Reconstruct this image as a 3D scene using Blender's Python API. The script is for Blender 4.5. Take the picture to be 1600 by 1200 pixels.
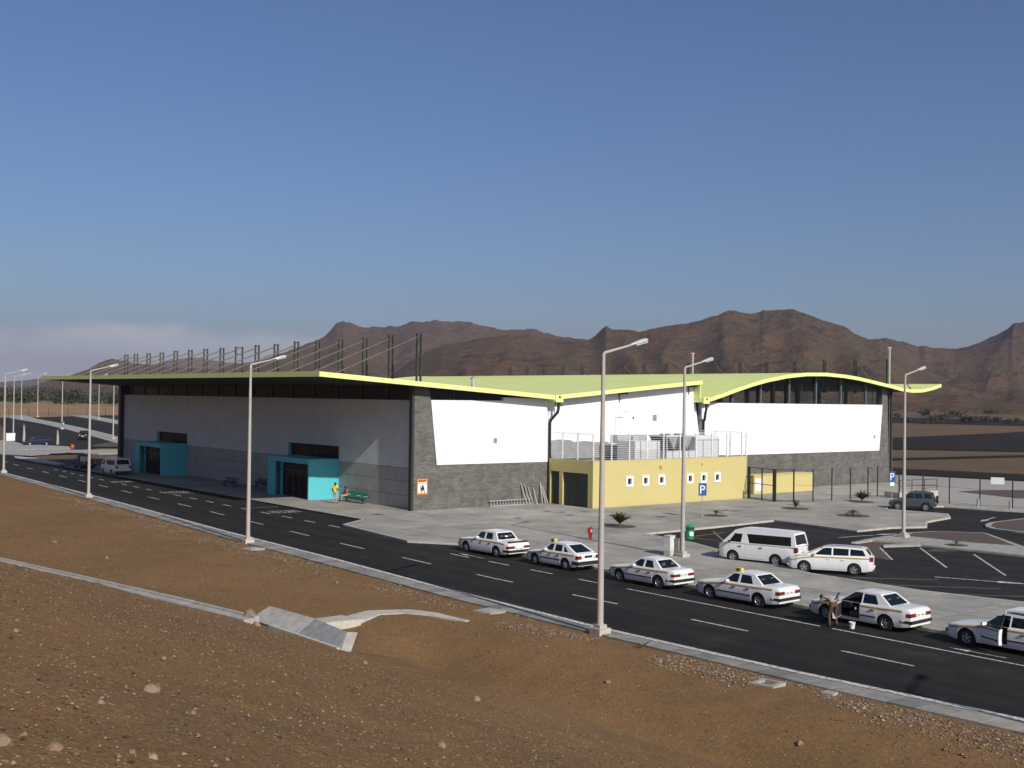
import bpy, bmesh, math, random
from mathutils import Vector, Matrix, noise
from mathutils.geometry import tessellate_polygon
R = math.radians
random.seed(7)
scene = bpy.context.scene
for o in list(bpy.data.objects):
    bpy.data.objects.remove(o)
COL = scene.collection

# ------------------------------------------------------------------ camera
cam_d = bpy.data.cameras.new("camera")
cam = bpy.data.objects.new("camera", cam_d)
COL.objects.link(cam)
scene.camera = cam
CAM = Vector((-50.92, -76.72, 9.27))
YAW, PITCH, ROLL, FPX = 0.6700, 0.0113, 0.0137, 1799.8
fw = Vector((math.sin(YAW)*math.cos(PITCH), math.cos(YAW)*math.cos(PITCH), math.sin(PITCH)))
rt = Vector((math.cos(YAW), -math.sin(YAW), 0))
up = rt.cross(fw)
r2 = rt*math.cos(ROLL)+up*math.sin(ROLL)
u2 = -rt*math.sin(ROLL)+up*math.cos(ROLL)
M = Matrix((r2, u2, -fw)).transposed().to_4x4()
M.translation = CAM
cam.matrix_world = M
cam_d.sensor_fit = 'HORIZONTAL'
cam_d.sensor_width = 36
cam_d.lens = 36*FPX/1600
cam_d.clip_start = 0.3
cam_d.clip_end = 30000

# ------------------------------------------------------------------ sky, sun, exposure
SUN_EL = R(31.0)
SUN_TO = Vector((0.092, 0.996, 0)).normalized()      # horizontal way the light travels
world = bpy.data.worlds.new("World")
scene.world = world
world.use_nodes = True
wn, wl = world.node_tree.nodes, world.node_tree.links
wn.clear()
w_out = wn.new('ShaderNodeOutputWorld')
w_bg = wn.new('ShaderNodeBackground')
sky = wn.new('ShaderNodeTexSky')
sky.sky_type = 'NISHITA'
sky.sun_disc = False
sky.sun_elevation = SUN_EL
sky.sun_rotation = math.atan2(-SUN_TO.x, -SUN_TO.y)
sky.altitude = 0
sky.air_density = 1.0
sky.dust_density = 1.5
sky.ozone_density = 7.0
w_bg.inputs['Strength'].default_value = 0.082
wl.new(w_bg.outputs[0], w_out.inputs[0])
# low cloud bank far out on the left, part of the sky: noise cut to a band above the horizon
tc = wn.new('ShaderNodeTexCoord')
sep = wn.new('ShaderNodeSeparateXYZ'); wl.new(tc.outputs['Generated'], sep.inputs[0])
def wmath(op, a, b=None, c=None):
    n = wn.new('ShaderNodeMath'); n.operation = op
    for i, v in enumerate((a, b, c)):
        if v is None: continue
        if isinstance(v, (int, float)): n.inputs[i].default_value = v
        else: wl.new(v, n.inputs[i])
    return n.outputs[0]
az = wmath('ARCTAN2', sep.outputs[0], sep.outputs[1])
mp = wn.new('ShaderNodeMapping'); wl.new(tc.outputs['Generated'], mp.inputs[0]); mp.inputs['Scale'].default_value = (1, 1, 3)
cn = wn.new('ShaderNodeTexNoise'); wl.new(mp.outputs[0], cn.inputs[0])
cn.inputs['Scale'].default_value = 9; cn.inputs['Detail'].default_value = 6; cn.inputs['Roughness'].default_value = .5
topc = wmath('MULTIPLY_ADD', cn.outputs[0], 0.062, 0.026)            # height of the cloud tops
edge = wn.new('ShaderNodeMapRange'); edge.interpolation_type = 'SMOOTHSTEP'
wl.new(wmath('SUBTRACT', topc, sep.outputs[2]), edge.inputs[0])
edge.inputs[1].default_value = -0.003; edge.inputs[2].default_value = 0.012
side = wn.new('ShaderNodeMapRange'); side.interpolation_type = 'SMOOTHSTEP'
wl.new(az, side.inputs[0])
side.inputs[1].default_value = 0.60; side.inputs[2].default_value = 0.45
cn2 = wn.new('ShaderNodeTexNoise'); wl.new(mp.outputs[0], cn2.inputs[0]); cn2.inputs['Scale'].default_value = 9; cn2.inputs['Detail'].default_value = 4
cov = wmath('MULTIPLY', wmath('MULTIPLY', edge.outputs[0], side.outputs[0]), wmath('MULTIPLY_ADD', cn2.outputs[0], 1.5, .05))
low = wn.new('ShaderNodeMapRange'); low.interpolation_type = 'SMOOTHSTEP'; wl.new(sep.outputs[2], low.inputs[0]); low.inputs[1].default_value = -.02; low.inputs[2].default_value = .012
cov = wmath('MULTIPLY', cov, low.outputs[0])
cmix = wn.new('ShaderNodeMixRGB'); wl.new(cov, cmix.inputs[0]); wl.new(sky.outputs[0], cmix.inputs[1])
cmix.inputs[2].default_value = (5.3, 5.9, 6.3, 1)
tint = wn.new('ShaderNodeMixRGB'); tint.blend_type = 'MULTIPLY'; tint.inputs[0].default_value = 1
wl.new(cmix.outputs[0], tint.inputs[1]); tint.inputs[2].default_value = (1.02, .97, 1.02, 1)
wl.new(tint.outputs[0], w_bg.inputs['Color'])

sun_d = bpy.data.lights.new("sun", 'SUN')
sun_d.energy = 4.5
sun_d.angle = R(0.53)
sun_d.color = (1.0, 0.945, 0.86)
sun = bpy.data.objects.new("sun", sun_d)
COL.objects.link(sun)
sun.rotation_mode = 'QUATERNION'
sun.rotation_quaternion = Vector((SUN_TO.x*math.cos(SUN_EL), SUN_TO.y*math.cos(SUN_EL), -math.sin(SUN_EL))).to_track_quat('-Z', 'Y')
vs = scene.view_settings
vs.view_transform = 'Standard'; vs.look = 'None'; vs.exposure = 0.0; vs.gamma = 1.0; vs.use_curve_mapping = False
scene.render.engine = 'CYCLES'
scene.cycles.max_bounces = 6
scene.cycles.transparent_max_bounces = 12
scene.cycles.volume_bounces = 0

# ------------------------------------------------------------------ materials
MATS = {}
class NT:
    def __init__(s, name):
        s.m = bpy.data.materials.new(name); s.m.use_nodes = True
        s.n, s.l = s.m.node_tree.nodes, s.m.node_tree.links
        s.b = s.n['Principled BSDF']
        s.pos = s.n.new('ShaderNodeNewGeometry').outputs['Position']
        MATS[name] = s.m
    def link(s, a, b): s.l.new(a, b)
    def mapping(s, scale, vec=None):
        n = s.n.new('ShaderNodeMapping'); s.link(vec or s.pos, n.inputs[0]); n.inputs['Scale'].default_value = scale
        return n.outputs[0]
    def noise(s, scale, detail=4, rough=.55, vec=None):
        n = s.n.new('ShaderNodeTexNoise'); s.link(vec or s.pos, n.inputs['Vector'])
        n.inputs['Scale'].default_value = scale; n.inputs['Detail'].default_value = detail; n.inputs['Roughness'].default_value = rough
        return n.outputs[0]
    def voro(s, scale, vec=None, out='Distance'):
        n = s.n.new('ShaderNodeTexVoronoi'); s.link(vec or s.pos, n.inputs['Vector']); n.inputs['Scale'].default_value = scale
        return n.outputs[out]
    def ramp(s, fac, stops):
        n = s.n.new('ShaderNodeValToRGB'); s.link(fac, n.inputs[0]); e = n.color_ramp.elements
        while len(e) < len(stops): e.new(.5)
        for i, (p, c) in enumerate(stops):
            e[i].position = p; e[i].color = (c[0], c[1], c[2], 1) if isinstance(c, (tuple, list)) else (c, c, c, 1)
        return n.outputs[0]
    def mix(s, fac, a, b, mode='MIX'):
        n = s.n.new('ShaderNodeMixRGB'); n.blend_type = mode
        for i, v in enumerate((fac, a, b)):
            if isinstance(v, (int, float)): n.inputs[i].default_value = v if i == 0 else (v, v, v, 1)
            elif isinstance(v, (tuple, list)): n.inputs[i].default_value = (v[0], v[1], v[2], 1)
            else: s.link(v, n.inputs[i])
        return n.outputs[0]
    def rnd(s): return s.n.new('ShaderNodeObjectInfo').outputs['Random']
    def bump(s, h, strength=.3, dist=.02):
        n = s.n.new('ShaderNodeBump'); s.link(h, n.inputs['Height']); n.inputs['Strength'].default_value = strength; n.inputs['Distance'].default_value = dist
        s.link(n.outputs[0], s.b.inputs['Normal'])
    def out(s, col=None, rough=.8, metal=0., spec=None):
        if isinstance(col, (tuple, list)): s.b.inputs['Base Color'].default_value = (*col[:3], 1)
        elif col is not None: s.link(col, s.b.inputs['Base Color'])
        if isinstance(rough, (int, float)): s.b.inputs['Roughness'].default_value = rough
        else: s.link(rough, s.b.inputs['Roughness'])
        s.b.inputs['Metallic'].default_value = metal
        if spec is not None: s.b.inputs['Specular IOR Level'].default_value = spec
        return s.m

def plain(name, col, rough=.6, metal=0., var=.12, scale=3., bump=0., spec=None, bscale=60):
    t = NT(name)
    c = t.mix(t.ramp(t.noise(scale, 5), [(.3, 0), (.7, 1)]), tuple(v*(1-var) for v in col), tuple(min(1, v*(1+var)) for v in col))
    if bump: t.bump(t.noise(bscale, 3), bump, .01)
    return t.out(c, rough, metal, spec)

def m_asphalt(name, base, spread=.22):
    t = NT(name)
    big = t.noise(.16, 5, .6); mid = t.noise(1.3, 4); streak = t.noise(1.0, 4, .6, t.mapping((1.1, .035, 1)))
    fine = t.noise(45, 2)
    c = t.ramp(t.mix(.5, big, streak), [(.3, tuple(v*(1-spread) for v in base)), (.7, tuple(v*(1+spread) for v in base))])
    c = t.mix(.5, c, t.ramp(mid, [(.3, .75), (.7, 1.25)]), 'MULTIPLY')
    c = t.mix(.6, c, t.ramp(fine, [(.3, .6), (.7, 1.4)]), 'MULTIPLY')
    lane = t.ramp(t.noise(1.0, 3, .5, t.mapping((.9, .012, 1))), [(.42, .82), (.6, 1.22)])
    c = t.mix(.8, c, lane, 'MULTIPLY')
    oil = t.ramp(t.noise(.9, 4, .6), [(.66, 1), (.76, .55)])
    c = t.mix(1, c, oil, 'MULTIPLY')
    dust = t.ramp(t.noise(.5, 6, .7), [(.54, 0), (.8, .4)])
    c = t.mix(dust, c, (.10, .075, .055))
    t.bump(fine, .35, .006)
    return t.out(c, .88, 0, .16)
m_asphalt('asphalt', (.0215, .0205, .0185))
m_asphalt('asphalt_lot', (.025, .0235, .0215))
m_asphalt('asphalt_far', (.030, .028, .026), .15)
MATS['asphalt_far'].node_tree.nodes['Principled BSDF'].inputs['Specular IOR Level'].default_value = .02

def m_paint_road():
    t = NT('road_paint')
    wear = t.ramp(t.noise(5, 6, .7), [(.38, 0), (.56, 1)])
    c = t.mix(wear, (.22, .21, .20), (.62, .61, .57))
    return t.out(c, .75, 0, .2)
m_paint_road()
plain('road_paint_yellow', (.30, .20, .06), .8, var=.4)
plain('road_paint_worn', (.16, .155, .145), .8, var=.35)

def m_paving():
    t = NT('paving')
    tone = t.ramp(t.rnd(), [(0, (.335, .32, .28)), (.5, (.375, .355, .31)), (1, (.41, .39, .34))])
    st = t.ramp(t.noise(.35, 6, .65), [(.35, .72), (.68, 1.1)])
    c = t.mix(1, tone, st, 'MULTIPLY')
    c = t.mix(.6, c, t.ramp(t.noise(3.2, 5, .6), [(.3, .78), (.7, 1.14)]), 'MULTIPLY')
    c = t.mix(.5, c, t.ramp(t.noise(40, 2), [(.3, .8), (.7, 1.2)]), 'MULTIPLY')
    t.bump(t.noise(40, 3), .25, .006)
    return t.out(c, .85, 0, .25)
m_paving()
def m_kerb():
    t = NT('kerb_concrete')
    tone = t.ramp(t.rnd(), [(0, (.20, .195, .18)), (.3, (.255, .245, .22)), (.8, (.30, .285, .25)), (1, (.345, .32, .275))])
    c = t.mix(1, tone, t.ramp(t.noise(1.7, 6, .65), [(.3, .7), (.7, 1.15)]), 'MULTIPLY')
    c = t.mix(t.ramp(t.noise(2.2, 5, .7), [(.6, 0), (.8, .55)]), c, (.21, .135, .09))
    t.bump(t.noise(30, 3), .3, .008)
    return t.out(c, .88, 0, .2)
m_kerb()
plain('concrete', (.34, .325, .29), .88, var=.2, scale=2.2, bump=.3, bscale=25)
plain('concrete_grey', (.27, .28, .275), .88, var=.22, scale=2.5, bump=.3, bscale=25)
plain('concrete_pale', (.46, .43, .36), .88, var=.18, scale=2.5, bump=.3, bscale=25)
plain('joint', (.07, .065, .06), .9)

def m_dirt():
    t = NT('dirt')
    big = t.noise(.11, 6, .6); mid = t.noise(.7, 6, .62)
    c = t.ramp(t.mix(.45, big, mid), [(.28, (.140, .086, .037)), (.43, (.185, .108, .046)), (.55, (.228, .124, .050)), (.66, (.210, .137, .065)), (.8, (.285, .19, .10))])
    c = t.mix(.9, c, t.ramp(t.noise(38, 3, .7), [(.3, .55), (.5, 1), (.7, 1.6)]), 'MULTIPLY')
    c = t.mix(t.ramp(t.noise(2.4, 5, .7), [(.45, 0), (.75, .45)]), c, (.150, .117, .064))
    c = t.mix(.75, c, t.ramp(t.noise(6.5, 6, .75), [(.3, .72), (.7, 1.28)]), 'MULTIPLY')
    # loose fines and grit, each grain with its own tone
    cell = t.voro(26, out='Color'); dst = t.voro(26)
    sp = t.n.new('ShaderNodeSeparateColor'); t.link(cell, sp.inputs[0])
    grain = t.ramp(sp.outputs[0], [(.0, (.065, .045, .034)), (.4, (.15, .09, .05)), (.75, (.25, .165, .10)), (.95, (.40, .30, .21))])
    on = t.mix(1, t.ramp(dst, [(.25, 1), (.45, 0)]), t.ramp(sp.outputs[1], [(.25, 0), (.4, 1)]), 'MULTIPLY')
    c = t.mix(t.mix(1, on, .8, 'MULTIPLY'), c, grain)
    cell2 = t.voro(9, out='Color'); d2 = t.voro(9)
    sp2 = t.n.new('ShaderNodeSeparateColor'); t.link(cell2, sp2.inputs[0])
    on2 = t.mix(1, t.ramp(d2, [(.16, 1), (.3, 0)]), t.ramp(sp2.outputs[1], [(.6, 0), (.72, 1)]), 'MULTIPLY')
    c = t.mix(on2, c, t.ramp(sp2.outputs[0], [(0, (.06, .045, .038)), (.6, (.21, .14, .095)), (1, (.42, .34, .27))]))
    h = t.mix(.5, t.noise(8, 6, .7), t.mix(.5, on, on2, 'ADD'), 'ADD')
    t.bump(h, .5, .03)
    return t.out(c, .95, 0, .1)
m_dirt()
def m_ground():
    t = NT('plain_ground')
    n1 = t.noise(.02, 6, .6); n2 = t.noise(.25, 6, .65)
    c = t.ramp(t.mix(.5, n1, n2), [(.3, (.085, .064, .042)), (.48, (.125, .09, .056)), (.6, (.165, .10, .058)), (.75, (.155, .125, .08))])
    c = t.mix(.5, c, t.ramp(t.noise(1.5, 4), [(.3, .7), (.7, 1.3)]), 'MULTIPLY')
    t.bump(n2, .4, .2)
    return t.out(c, .95, 0, .1)
m_ground()
def m_grass_dry():
    t = NT('dry_grass')
    n1 = t.noise(.03, 5, .6); n2 = t.noise(.5, 5, .7, t.mapping((1, .3, 1)))
    c = t.ramp(t.mix(.5, n1, n2), [(.3, (.17, .13, .07)), (.5, (.29, .19, .10)), (.7, (.36, .22, .11))])
    return t.out(c, .95, 0, .1)
m_grass_dry()
def m_hill():
    t = NT('hill')
    big = t.noise(.0035, 6, .6); mid = t.noise(.016, 7, .65); fin = t.noise(.09, 5, .7)
    c = t.ramp(t.mix(.5, big, mid), [(.32, (.080, .064, .040)), (.45, (.110, .076, .044)), (.55, (.150, .084, .045)), (.68, (.132, .100, .060))])
    c = t.mix(.8, c, t.ramp(fin, [(.3, .65), (.7, 1.3)]), 'MULTIPLY')
    rock = t.ramp(t.noise(.030, 8, .75, t.mapping((1, 1, 2.6))), [(.55, 0), (.63, .7)])
    c = t.mix(rock, c, (.030, .027, .024))
    scar = t.ramp(t.noise(.012, 3, .5, t.mapping((1.0, 1.0, .25))), [(.70, 0), (.78, .6)])
    c = t.mix(scar, c, (.17, .135, .10))
    t.bump(t.mix(.6, t.noise(.03, 9, .75), fin), 1.0, 14)
    return t.out(c, .95, 0, .05)
m_hill()
def m_slate():
    t = NT('slate_cladding')
    br = t.n.new('ShaderNodeTexBrick')
    m2 = t.n.new('ShaderNodeMapping'); t.link(t.pos, m2.inputs[0]); m2.inputs['Rotation'].default_value = (R(90), 0, 0)
    t.link(m2.outputs[0], br.inputs['Vector'])
    br.inputs['Scale'].default_value = 1; br.inputs['Brick Width'].default_value = .42; br.inputs['Row Height'].default_value = .085
    br.inputs['Mortar Size'].default_value = .006; br.inputs['Bias'].default_value = 0
    br.inputs['Color1'].default_value = (.095, .093, .084, 1); br.inputs['Color2'].default_value = (.155, .15, .134, 1); br.inputs['Mortar'].default_value = (.075, .073, .067, 1)
    c = t.mix(.75, br.outputs[0], t.ramp(t.noise(.8, 6, .65), [(.3, .6), (.7, 1.4)]), 'MULTIPLY')
    c = t.mix(t.ramp(t.noise(1.3, 6, .7, t.mapping((1, 1, 2.5))), [(.5, 0), (.75, .5)]), c, (.21, .205, .185))
    spk = t.ramp(t.noise(3.1, 3, .6, t.mapping((1, 1, .6))), [(.70, 0), (.76, .75)])
    c = t.mix(spk, c, (.42, .41, .385))
    t.bump(t.mix(.5, br.outputs['Fac'], t.noise(9, 4)), .35, .012)
    return t.out(c, .75, 0, .35)
m_slate()
plain('white_render', (.80, .80, .79), .7, var=.03, scale=1.2, bump=.2, bscale=14)
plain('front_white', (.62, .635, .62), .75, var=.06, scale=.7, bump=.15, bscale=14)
plain('front_grey', (.40, .385, .36), .8, var=.1, scale=1.3, bump=.2, bscale=18)
def m_yellow_render():
    t = NT('yellow_render')
    c = t.mix(t.ramp(t.noise(1.1, 5), [(.3, 0), (.7, 1)]), (.53, .455, .195), (.555, .478, .208))
    c = t.mix(t.ramp(t.noise(.9, 5, .6, t.mapping((2.5, 2.5, .3))), [(.6, 0), (.85, .18)]), c, (.42, .365, .18))
    t.bump(t.noise(20, 3), .2, .008)
    return t.out(c, .8, 0, .2)
m_yellow_render()
def m_roof():
    t = NT('roof_green')
    c = t.mix(t.ramp(t.noise(.25, 5), [(.3, 0), (.7, 1)]), (.80, .86, .30), (.86, .92, .35))
    c = t.mix(t.ramp(t.noise(.7, 6, .65), [(.5, 0), (.8, .3)]), c, (.70, .70, .36))
    return t.out(c, .5, 0, .4)
m_roof()
plain('fascia_green', (.80, .86, .30), .45, var=.05)
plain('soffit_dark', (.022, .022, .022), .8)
plain('dark_frame', (.03, .033, .035), .5)
plain('steel_column', (.12, .14, .15), .5, .3)
plain('mast_steel', (.05, .043, .036), .65, .3, var=.3, scale=4)
plain('rod_steel', (.115, .095, .078), .5, .4, var=.25)
plain('cyan_panel', (.095, .50, .56), .45, var=.04)
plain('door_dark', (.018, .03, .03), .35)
plain('grey_upstand', (.25, .255, .26), .75, var=.2, scale=1.2)
plain('galvanised', (.42, .44, .45), .5, .35, var=.12)
plain('white_rail', (.78, .79, .8), .5, .1)
plain('ac_panel', (.62, .63, .64), .5, .1, var=.06)
plain('ac_dark', (.10, .11, .11), .7)
plain('white_paint', (.80, .80, .78), .4, var=.03)
plain('black_metal', (.014, .015, .014), .5)
plain('lamp_pole', (.40, .37, .335), .75, var=.08, scale=1.5)
plain('lamp_head', (.55, .55, .54), .4, .2)
plain('orange_sign', (.75, .26, .02), .5)
plain('sign_white', (.8, .8, .8), .5, var=.02)
plain('sign_black', (.02, .02, .02), .5)
plain('sign_blue', (.025, .085, .27), .4)
plain('seat_green', (.012, .17, .09), .4)
plain('seat_blue', (.012, .022, .06), .45)
plain('bin_green', (.01, .33, .12), .35)
plain('red_paint', (.50, .022, .02), .4)
plain('cabinet', (.60, .60, .57), .6)
plain('wood_pole', (.40, .37, .32), .85, var=.2)
plain('aluminium', (.55, .56, .57), .4, .5)
plain('tyre', (.013, .013, .014), .85)
plain('rim_silver', (.50, .51, .52), .35, .6)
plain('rim_dark', (.03, .03, .032), .6)
plain('chrome', (.55, .55, .56), .2, .8)
plain('trim_black', (.015, .015, .017), .55)
plain('stripe_ochre', (.42, .255, .035), .4)
plain('tail_red', (.17, .012, .012), .25)
plain('tail_amber', (.5, .14, .02), .3)
plain('head_clear', (.55, .57, .58), .15)
plain('plate_white', (.75, .75, .74), .5)
plain('interior_dark', (.02, .02, .022), .8)
plain('seat_grey', (.07, .07, .075), .85)
plain('yellow_plastic', (.62, .52, .05), .4)
plain('rubber_brown', (.2, .12, .07), .8)
plain('skin_dark', (.055, .028, .018), .55)
plain('shirt_yellow', (.72, .62, .015), .8)
plain('trousers_khaki', (.36, .32, .26), .85)
plain('shirt_red', (.55, .09, .07), .8)
plain('shirt_grey', (.30, .275, .245), .85)
plain('trousers_brown', (.085, .05, .032), .85)
plain('hair_black', (.01, .009, .009), .8)
plain('bucket_white', (.75, .74, .66), .4)
plain('trunk_brown', (.10, .07, .05), .9)
plain('soil_dark', (.085, .062, .045), .95, var=.3, scale=4)
plain('sign_orange_marker', (.75, .25, .03), .5)
plain('flag_grey', (.25, .23, .2), .8)
def m_leaf(name, a, b):
    t = NT(name)
    c = t.ramp(t.noise(1.8, 4, .6), [(.3, a), (.7, b)])
    return t.out(c, .7, 0, .25)
m_leaf('leaf_green', (.035, .062, .016), (.095, .125, .04))
m_leaf('leaf_scrub', (.022, .027, .014), (.055, .058, .030))
m_leaf('leaf_olive', (.055, .060, .028), (.11, .105, .055))
def m_rock():
    t = NT('rock')
    tone = t.ramp(t.rnd(), [(0, (.19, .12, .078)), (.5, (.27, .195, .14)), (1, (.24, .145, .09))])
    c = t.mix(.7, tone, t.ramp(t.noise(9, 5, .7), [(.3, .6), (.7, 1.35)]), 'MULTIPLY')
    t.bump(t.noise(22, 4), .4, .02)
    return t.out(c, .9, 0, .15)
m_rock()
def m_pebble():
    t = NT('pebble')
    sp = t.n.new('ShaderNodeSeparateColor'); t.link(t.voro(19, out='Color'), sp.inputs[0])
    c = t.ramp(sp.outputs[0], [(.1, (.055, .042, .033)), (.4, (.13, .08, .048)), (.75, (.205, .13, .072)), (.98, (.31, .23, .15))])
    return t.out(c, .9, 0, .15)
m_pebble()
def m_gravel():
    t = NT('gravel_grey')
    sp = t.n.new('ShaderNodeSeparateColor'); t.link(t.voro(13, out='Color'), sp.inputs[0])
    c = t.ramp(sp.outputs[0], [(0, (.08, .052, .036)), (.4, (.17, .11, .068)), (.8, (.235, .175, .125)), (1, (.36, .32, .27))])
    return t.out(c, .9, 0, .15)
m_gravel()
def m_carpaint(name, col, rough=.32):
    t = NT(name)
    c = t.mix(t.ramp(t.noise(2.2, 5, .6), [(.35, 0), (.75, .25)]), col, tuple(v*.8 for v in col))
    t.out(c, rough, 0, .5)
    t.b.inputs['Coat Weight'].default_value = .35; t.b.inputs['Coat Roughness'].default_value = .12
m_carpaint('paint_white', (.80, .80, .785))
m_carpaint('paint_silver', (.055, .061, .072))
m_carpaint('paint_navy', (.012, .016, .045))
m_carpaint('paint_black', (.012, .013, .014))
m_carpaint('paint_pickup', (.07, .085, .095))
for pn in ('paint_navy', 'paint_black', 'paint_pickup'):
    MATS[pn].node_tree.nodes['Principled BSDF'].inputs['Coat Weight'].default_value = 0
    MATS[pn].node_tree.nodes['Principled BSDF'].inputs['Roughness'].default_value = .55
    MATS[pn].node_tree.nodes['Principled BSDF'].inputs['Specular IOR Level'].default_value = .2
def m_glass(name, tint, clear):
    t = NT(name)
    n, l = t.n, t.l
    tr = n.new('ShaderNodeBsdfTransparent'); tr.inputs[0].default_value = (*tint, 1)
    gl = n.new('ShaderNodeBsdfGlossy'); gl.inputs['Roughness'].default_value = .04; gl.inputs[0].default_value = (.9, .95, .95, 1)
    df = n.new('ShaderNodeBsdfDiffuse'); df.inputs[0].default_value = (.012, .017, .018, 1)
    m1 = n.new('ShaderNodeMixShader'); m1.inputs[0].default_value = clear; l.new(df.outputs[0], m1.inputs[1]); l.new(tr.outputs[0], m1.inputs[2])
    lw = n.new('ShaderNodeLayerWeight'); pw = n.new('ShaderNodeMath'); pw.operation = 'POWER'; l.new(lw.outputs['Facing'], pw.inputs[0]); pw.inputs[1].default_value = 5
    fr = n.new('ShaderNodeMath'); fr.operation = 'MULTIPLY_ADD'; l.new(pw.outputs[0], fr.inputs[0]); fr.inputs[1].default_value = .9; fr.inputs[2].default_value = .05
    m2 = n.new('ShaderNodeMixShader'); l.new(fr.outputs[0], m2.inputs[0]); l.new(m1.outputs[0], m2.inputs[1]); l.new(gl.outputs[0], m2.inputs[2])
    l.new(m2.outputs[0], n['Material Output'].inputs[0])
m_glass('car_glass', (.55, .66, .66), .58)
m_glass('building_glass', (.42, .5, .5), .5)
m_glass('gable_glass', (.86, .9, .9), .97)
for gname, gv in (('building_glass', .35), ('gable_glass', .5)):
    for nd in MATS[gname].node_tree.nodes:
        if nd.type == 'BSDF_GLOSSY': nd.inputs[0].default_value = (gv, gv*1.05, gv*1.08, 1)

# ------------------------------------------------------------------ mesh helpers
class MB:
    """collects faces; build() links them as ONE mesh object"""
    def __init__(s): s.v = []; s.f = []; s.mi = []
    def add(s, verts, faces, mi=0):
        o = len(s.v); s.v.extend([tuple(v) for v in verts])
        for f in faces: s.f.append(tuple(i+o for i in f)); s.mi.append(mi)
        return s
    def box(s, x0, y0, z0, x1, y1, z1, mi=0):
        v = [(x0,y0,z0),(x1,y0,z0),(x1,y1,z0),(x0,y1,z0),(x0,y0,z1),(x1,y0,z1),(x1,y1,z1),(x0,y1,z1)]
        return s.add(v, [(0,3,2,1),(4,5,6,7),(0,1,5,4),(1,2,6,5),(2,3,7,6),(3,0,4,7)], mi)
    def hexa(s, b, t, mi=0):
        n = len(b); v = list(b)+list(t)
        return s.add(v, [tuple(range(n-1,-1,-1)), tuple(range(n,2*n))]+[(i,(i+1)%n,n+(i+1)%n,n+i) for i in range(n)], mi)
    def prism(s, poly, fn0, fn1, mi=0):
        """poly: 2D points; fn0/fn1 map a point to the two end positions; concave allowed"""
        n = len(poly); tris = tessellate_polygon([[Vector((p[0],p[1],0)) for p in poly]])
        v = [fn0(p) for p in poly]+[fn1(p) for p in poly]
        f = [tuple(t) for t in tris]+[tuple(n+i for i in reversed(t)) for t in tris]+[(i,(i+1)%n,n+(i+1)%n,n+i) for i in range(n)]
        return s.add(v, f, mi)
    def xz(s, poly, y0, y1, mi=0): return s.prism(poly, lambda p:(p[0],y0,p[1]), lambda p:(p[0],y1,p[1]), mi)
    def yz(s, poly, x0, x1, mi=0): return s.prism(poly, lambda p:(x0,p[0],p[1]), lambda p:(x1,p[0],p[1]), mi)
    def xy(s, poly, z0, z1, mi=0): return s.prism(poly, lambda p:(p[0],p[1],z0), lambda p:(p[0],p[1],z1), mi)
    def tube(s, pts, r, n=8, mi=0, cap=True):
        pts = [Vector(p) for p in pts]; rings = []
        rr = r if isinstance(r, (list, tuple)) else [r]*len(pts)
        for i, p in enumerate(pts):
            d = (pts[min(i+1,len(pts)-1)]-pts[max(i-1,0)]).normalized()
            a = d.cross(Vector((0,0,1)))
            if a.length < 1e-3: a = d.cross(Vector((0,1,0)))
            a.normalize(); b = d.cross(a)
            rings.append([p+(a*math.cos(2*math.pi*k/n)+b*math.sin(2*math.pi*k/n))*rr[i] for k in range(n)])
        v = [q for g in rings for q in g]; f = []
        for i in range(len(pts)-1):
            for k in range(n): f.append((i*n+k, i*n+(k+1)%n, (i+1)*n+(k+1)%n, (i+1)*n+k))
        if cap: f += [tuple(range(n-1,-1,-1)), tuple((len(pts)-1)*n+k for k in range(n))]
        return s.add(v, f, mi)
    def bar(s, p, q, w, h, mi=0):
        p, q = Vector(p), Vector(q); d = (q-p).normalized(); a = d.cross(Vector((0,0,1)))
        if a.length < 1e-3: a = Vector((1,0,0))
        a.normalize(); b = a.cross(d)
        c = lambda o: [o-a*w/2-b*h/2, o+a*w/2-b*h/2, o+a*w/2+b*h/2, o-a*w/2+b*h/2]
        return s.hexa(c(p), c(q), mi)
    def lathe(s, prof, c=(0,0,0), n=12, axis='z', mi=0):
        v = []; f = []; m = len(prof)
        for k in range(n):
            a = 2*math.pi*k/n
            for r, h in prof:
                q = (r*math.cos(a), r*math.sin(a), h)
                if axis == 'x': q = (q[2], q[0], q[1])
                v.append((c[0]+q[0], c[1]+q[1], c[2]+q[2]))
        for k in range(n):
            for i in range(m-1):
                f.append((k*m+i, ((k+1)%n)*m+i, ((k+1)%n)*m+i+1, k*m+i+1))
        return s.add(v, f, mi)
    def grid(s, rows, mi=0):
        n = len(rows[0]); v = [p for r in rows for p in r]; f = []
        for i in range(len(rows)-1):
            for k in range(n-1): f.append((i*n+k, i*n+k+1, (i+1)*n+k+1, (i+1)*n+k))
        return s.add(v, f, mi)
    def build(s, name, mats, parent=None, smooth=0, fix=True):
        me = bpy.data.meshes.new(name); me.from_pydata(s.v, [], s.f)
        if isinstance(mats, str): mats = [mats]
        for m in mats: me.materials.append(MATS[m])
        if len(mats) > 1: me.polygons.foreach_set('material_index', s.mi)
        if smooth or fix:
            bm = bmesh.new(); bm.from_mesh(me)
            if fix: bmesh.ops.recalc_face_normals(bm, faces=bm.faces)
            if smooth:
                bmesh.ops.remove_doubles(bm, verts=bm.verts, dist=1e-5)
                for f in bm.faces: f.smooth = True
                for e in bm.edges:
                    e.smooth = len(e.link_faces) == 2 and e.calc_face_angle(9) < R(smooth)
            bm.to_mesh(me); bm.free()
        me.update()
        o = bpy.data.objects.new(name, me); COL.objects.link(o)
        if parent is not None: o.parent = parent
        return o

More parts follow.
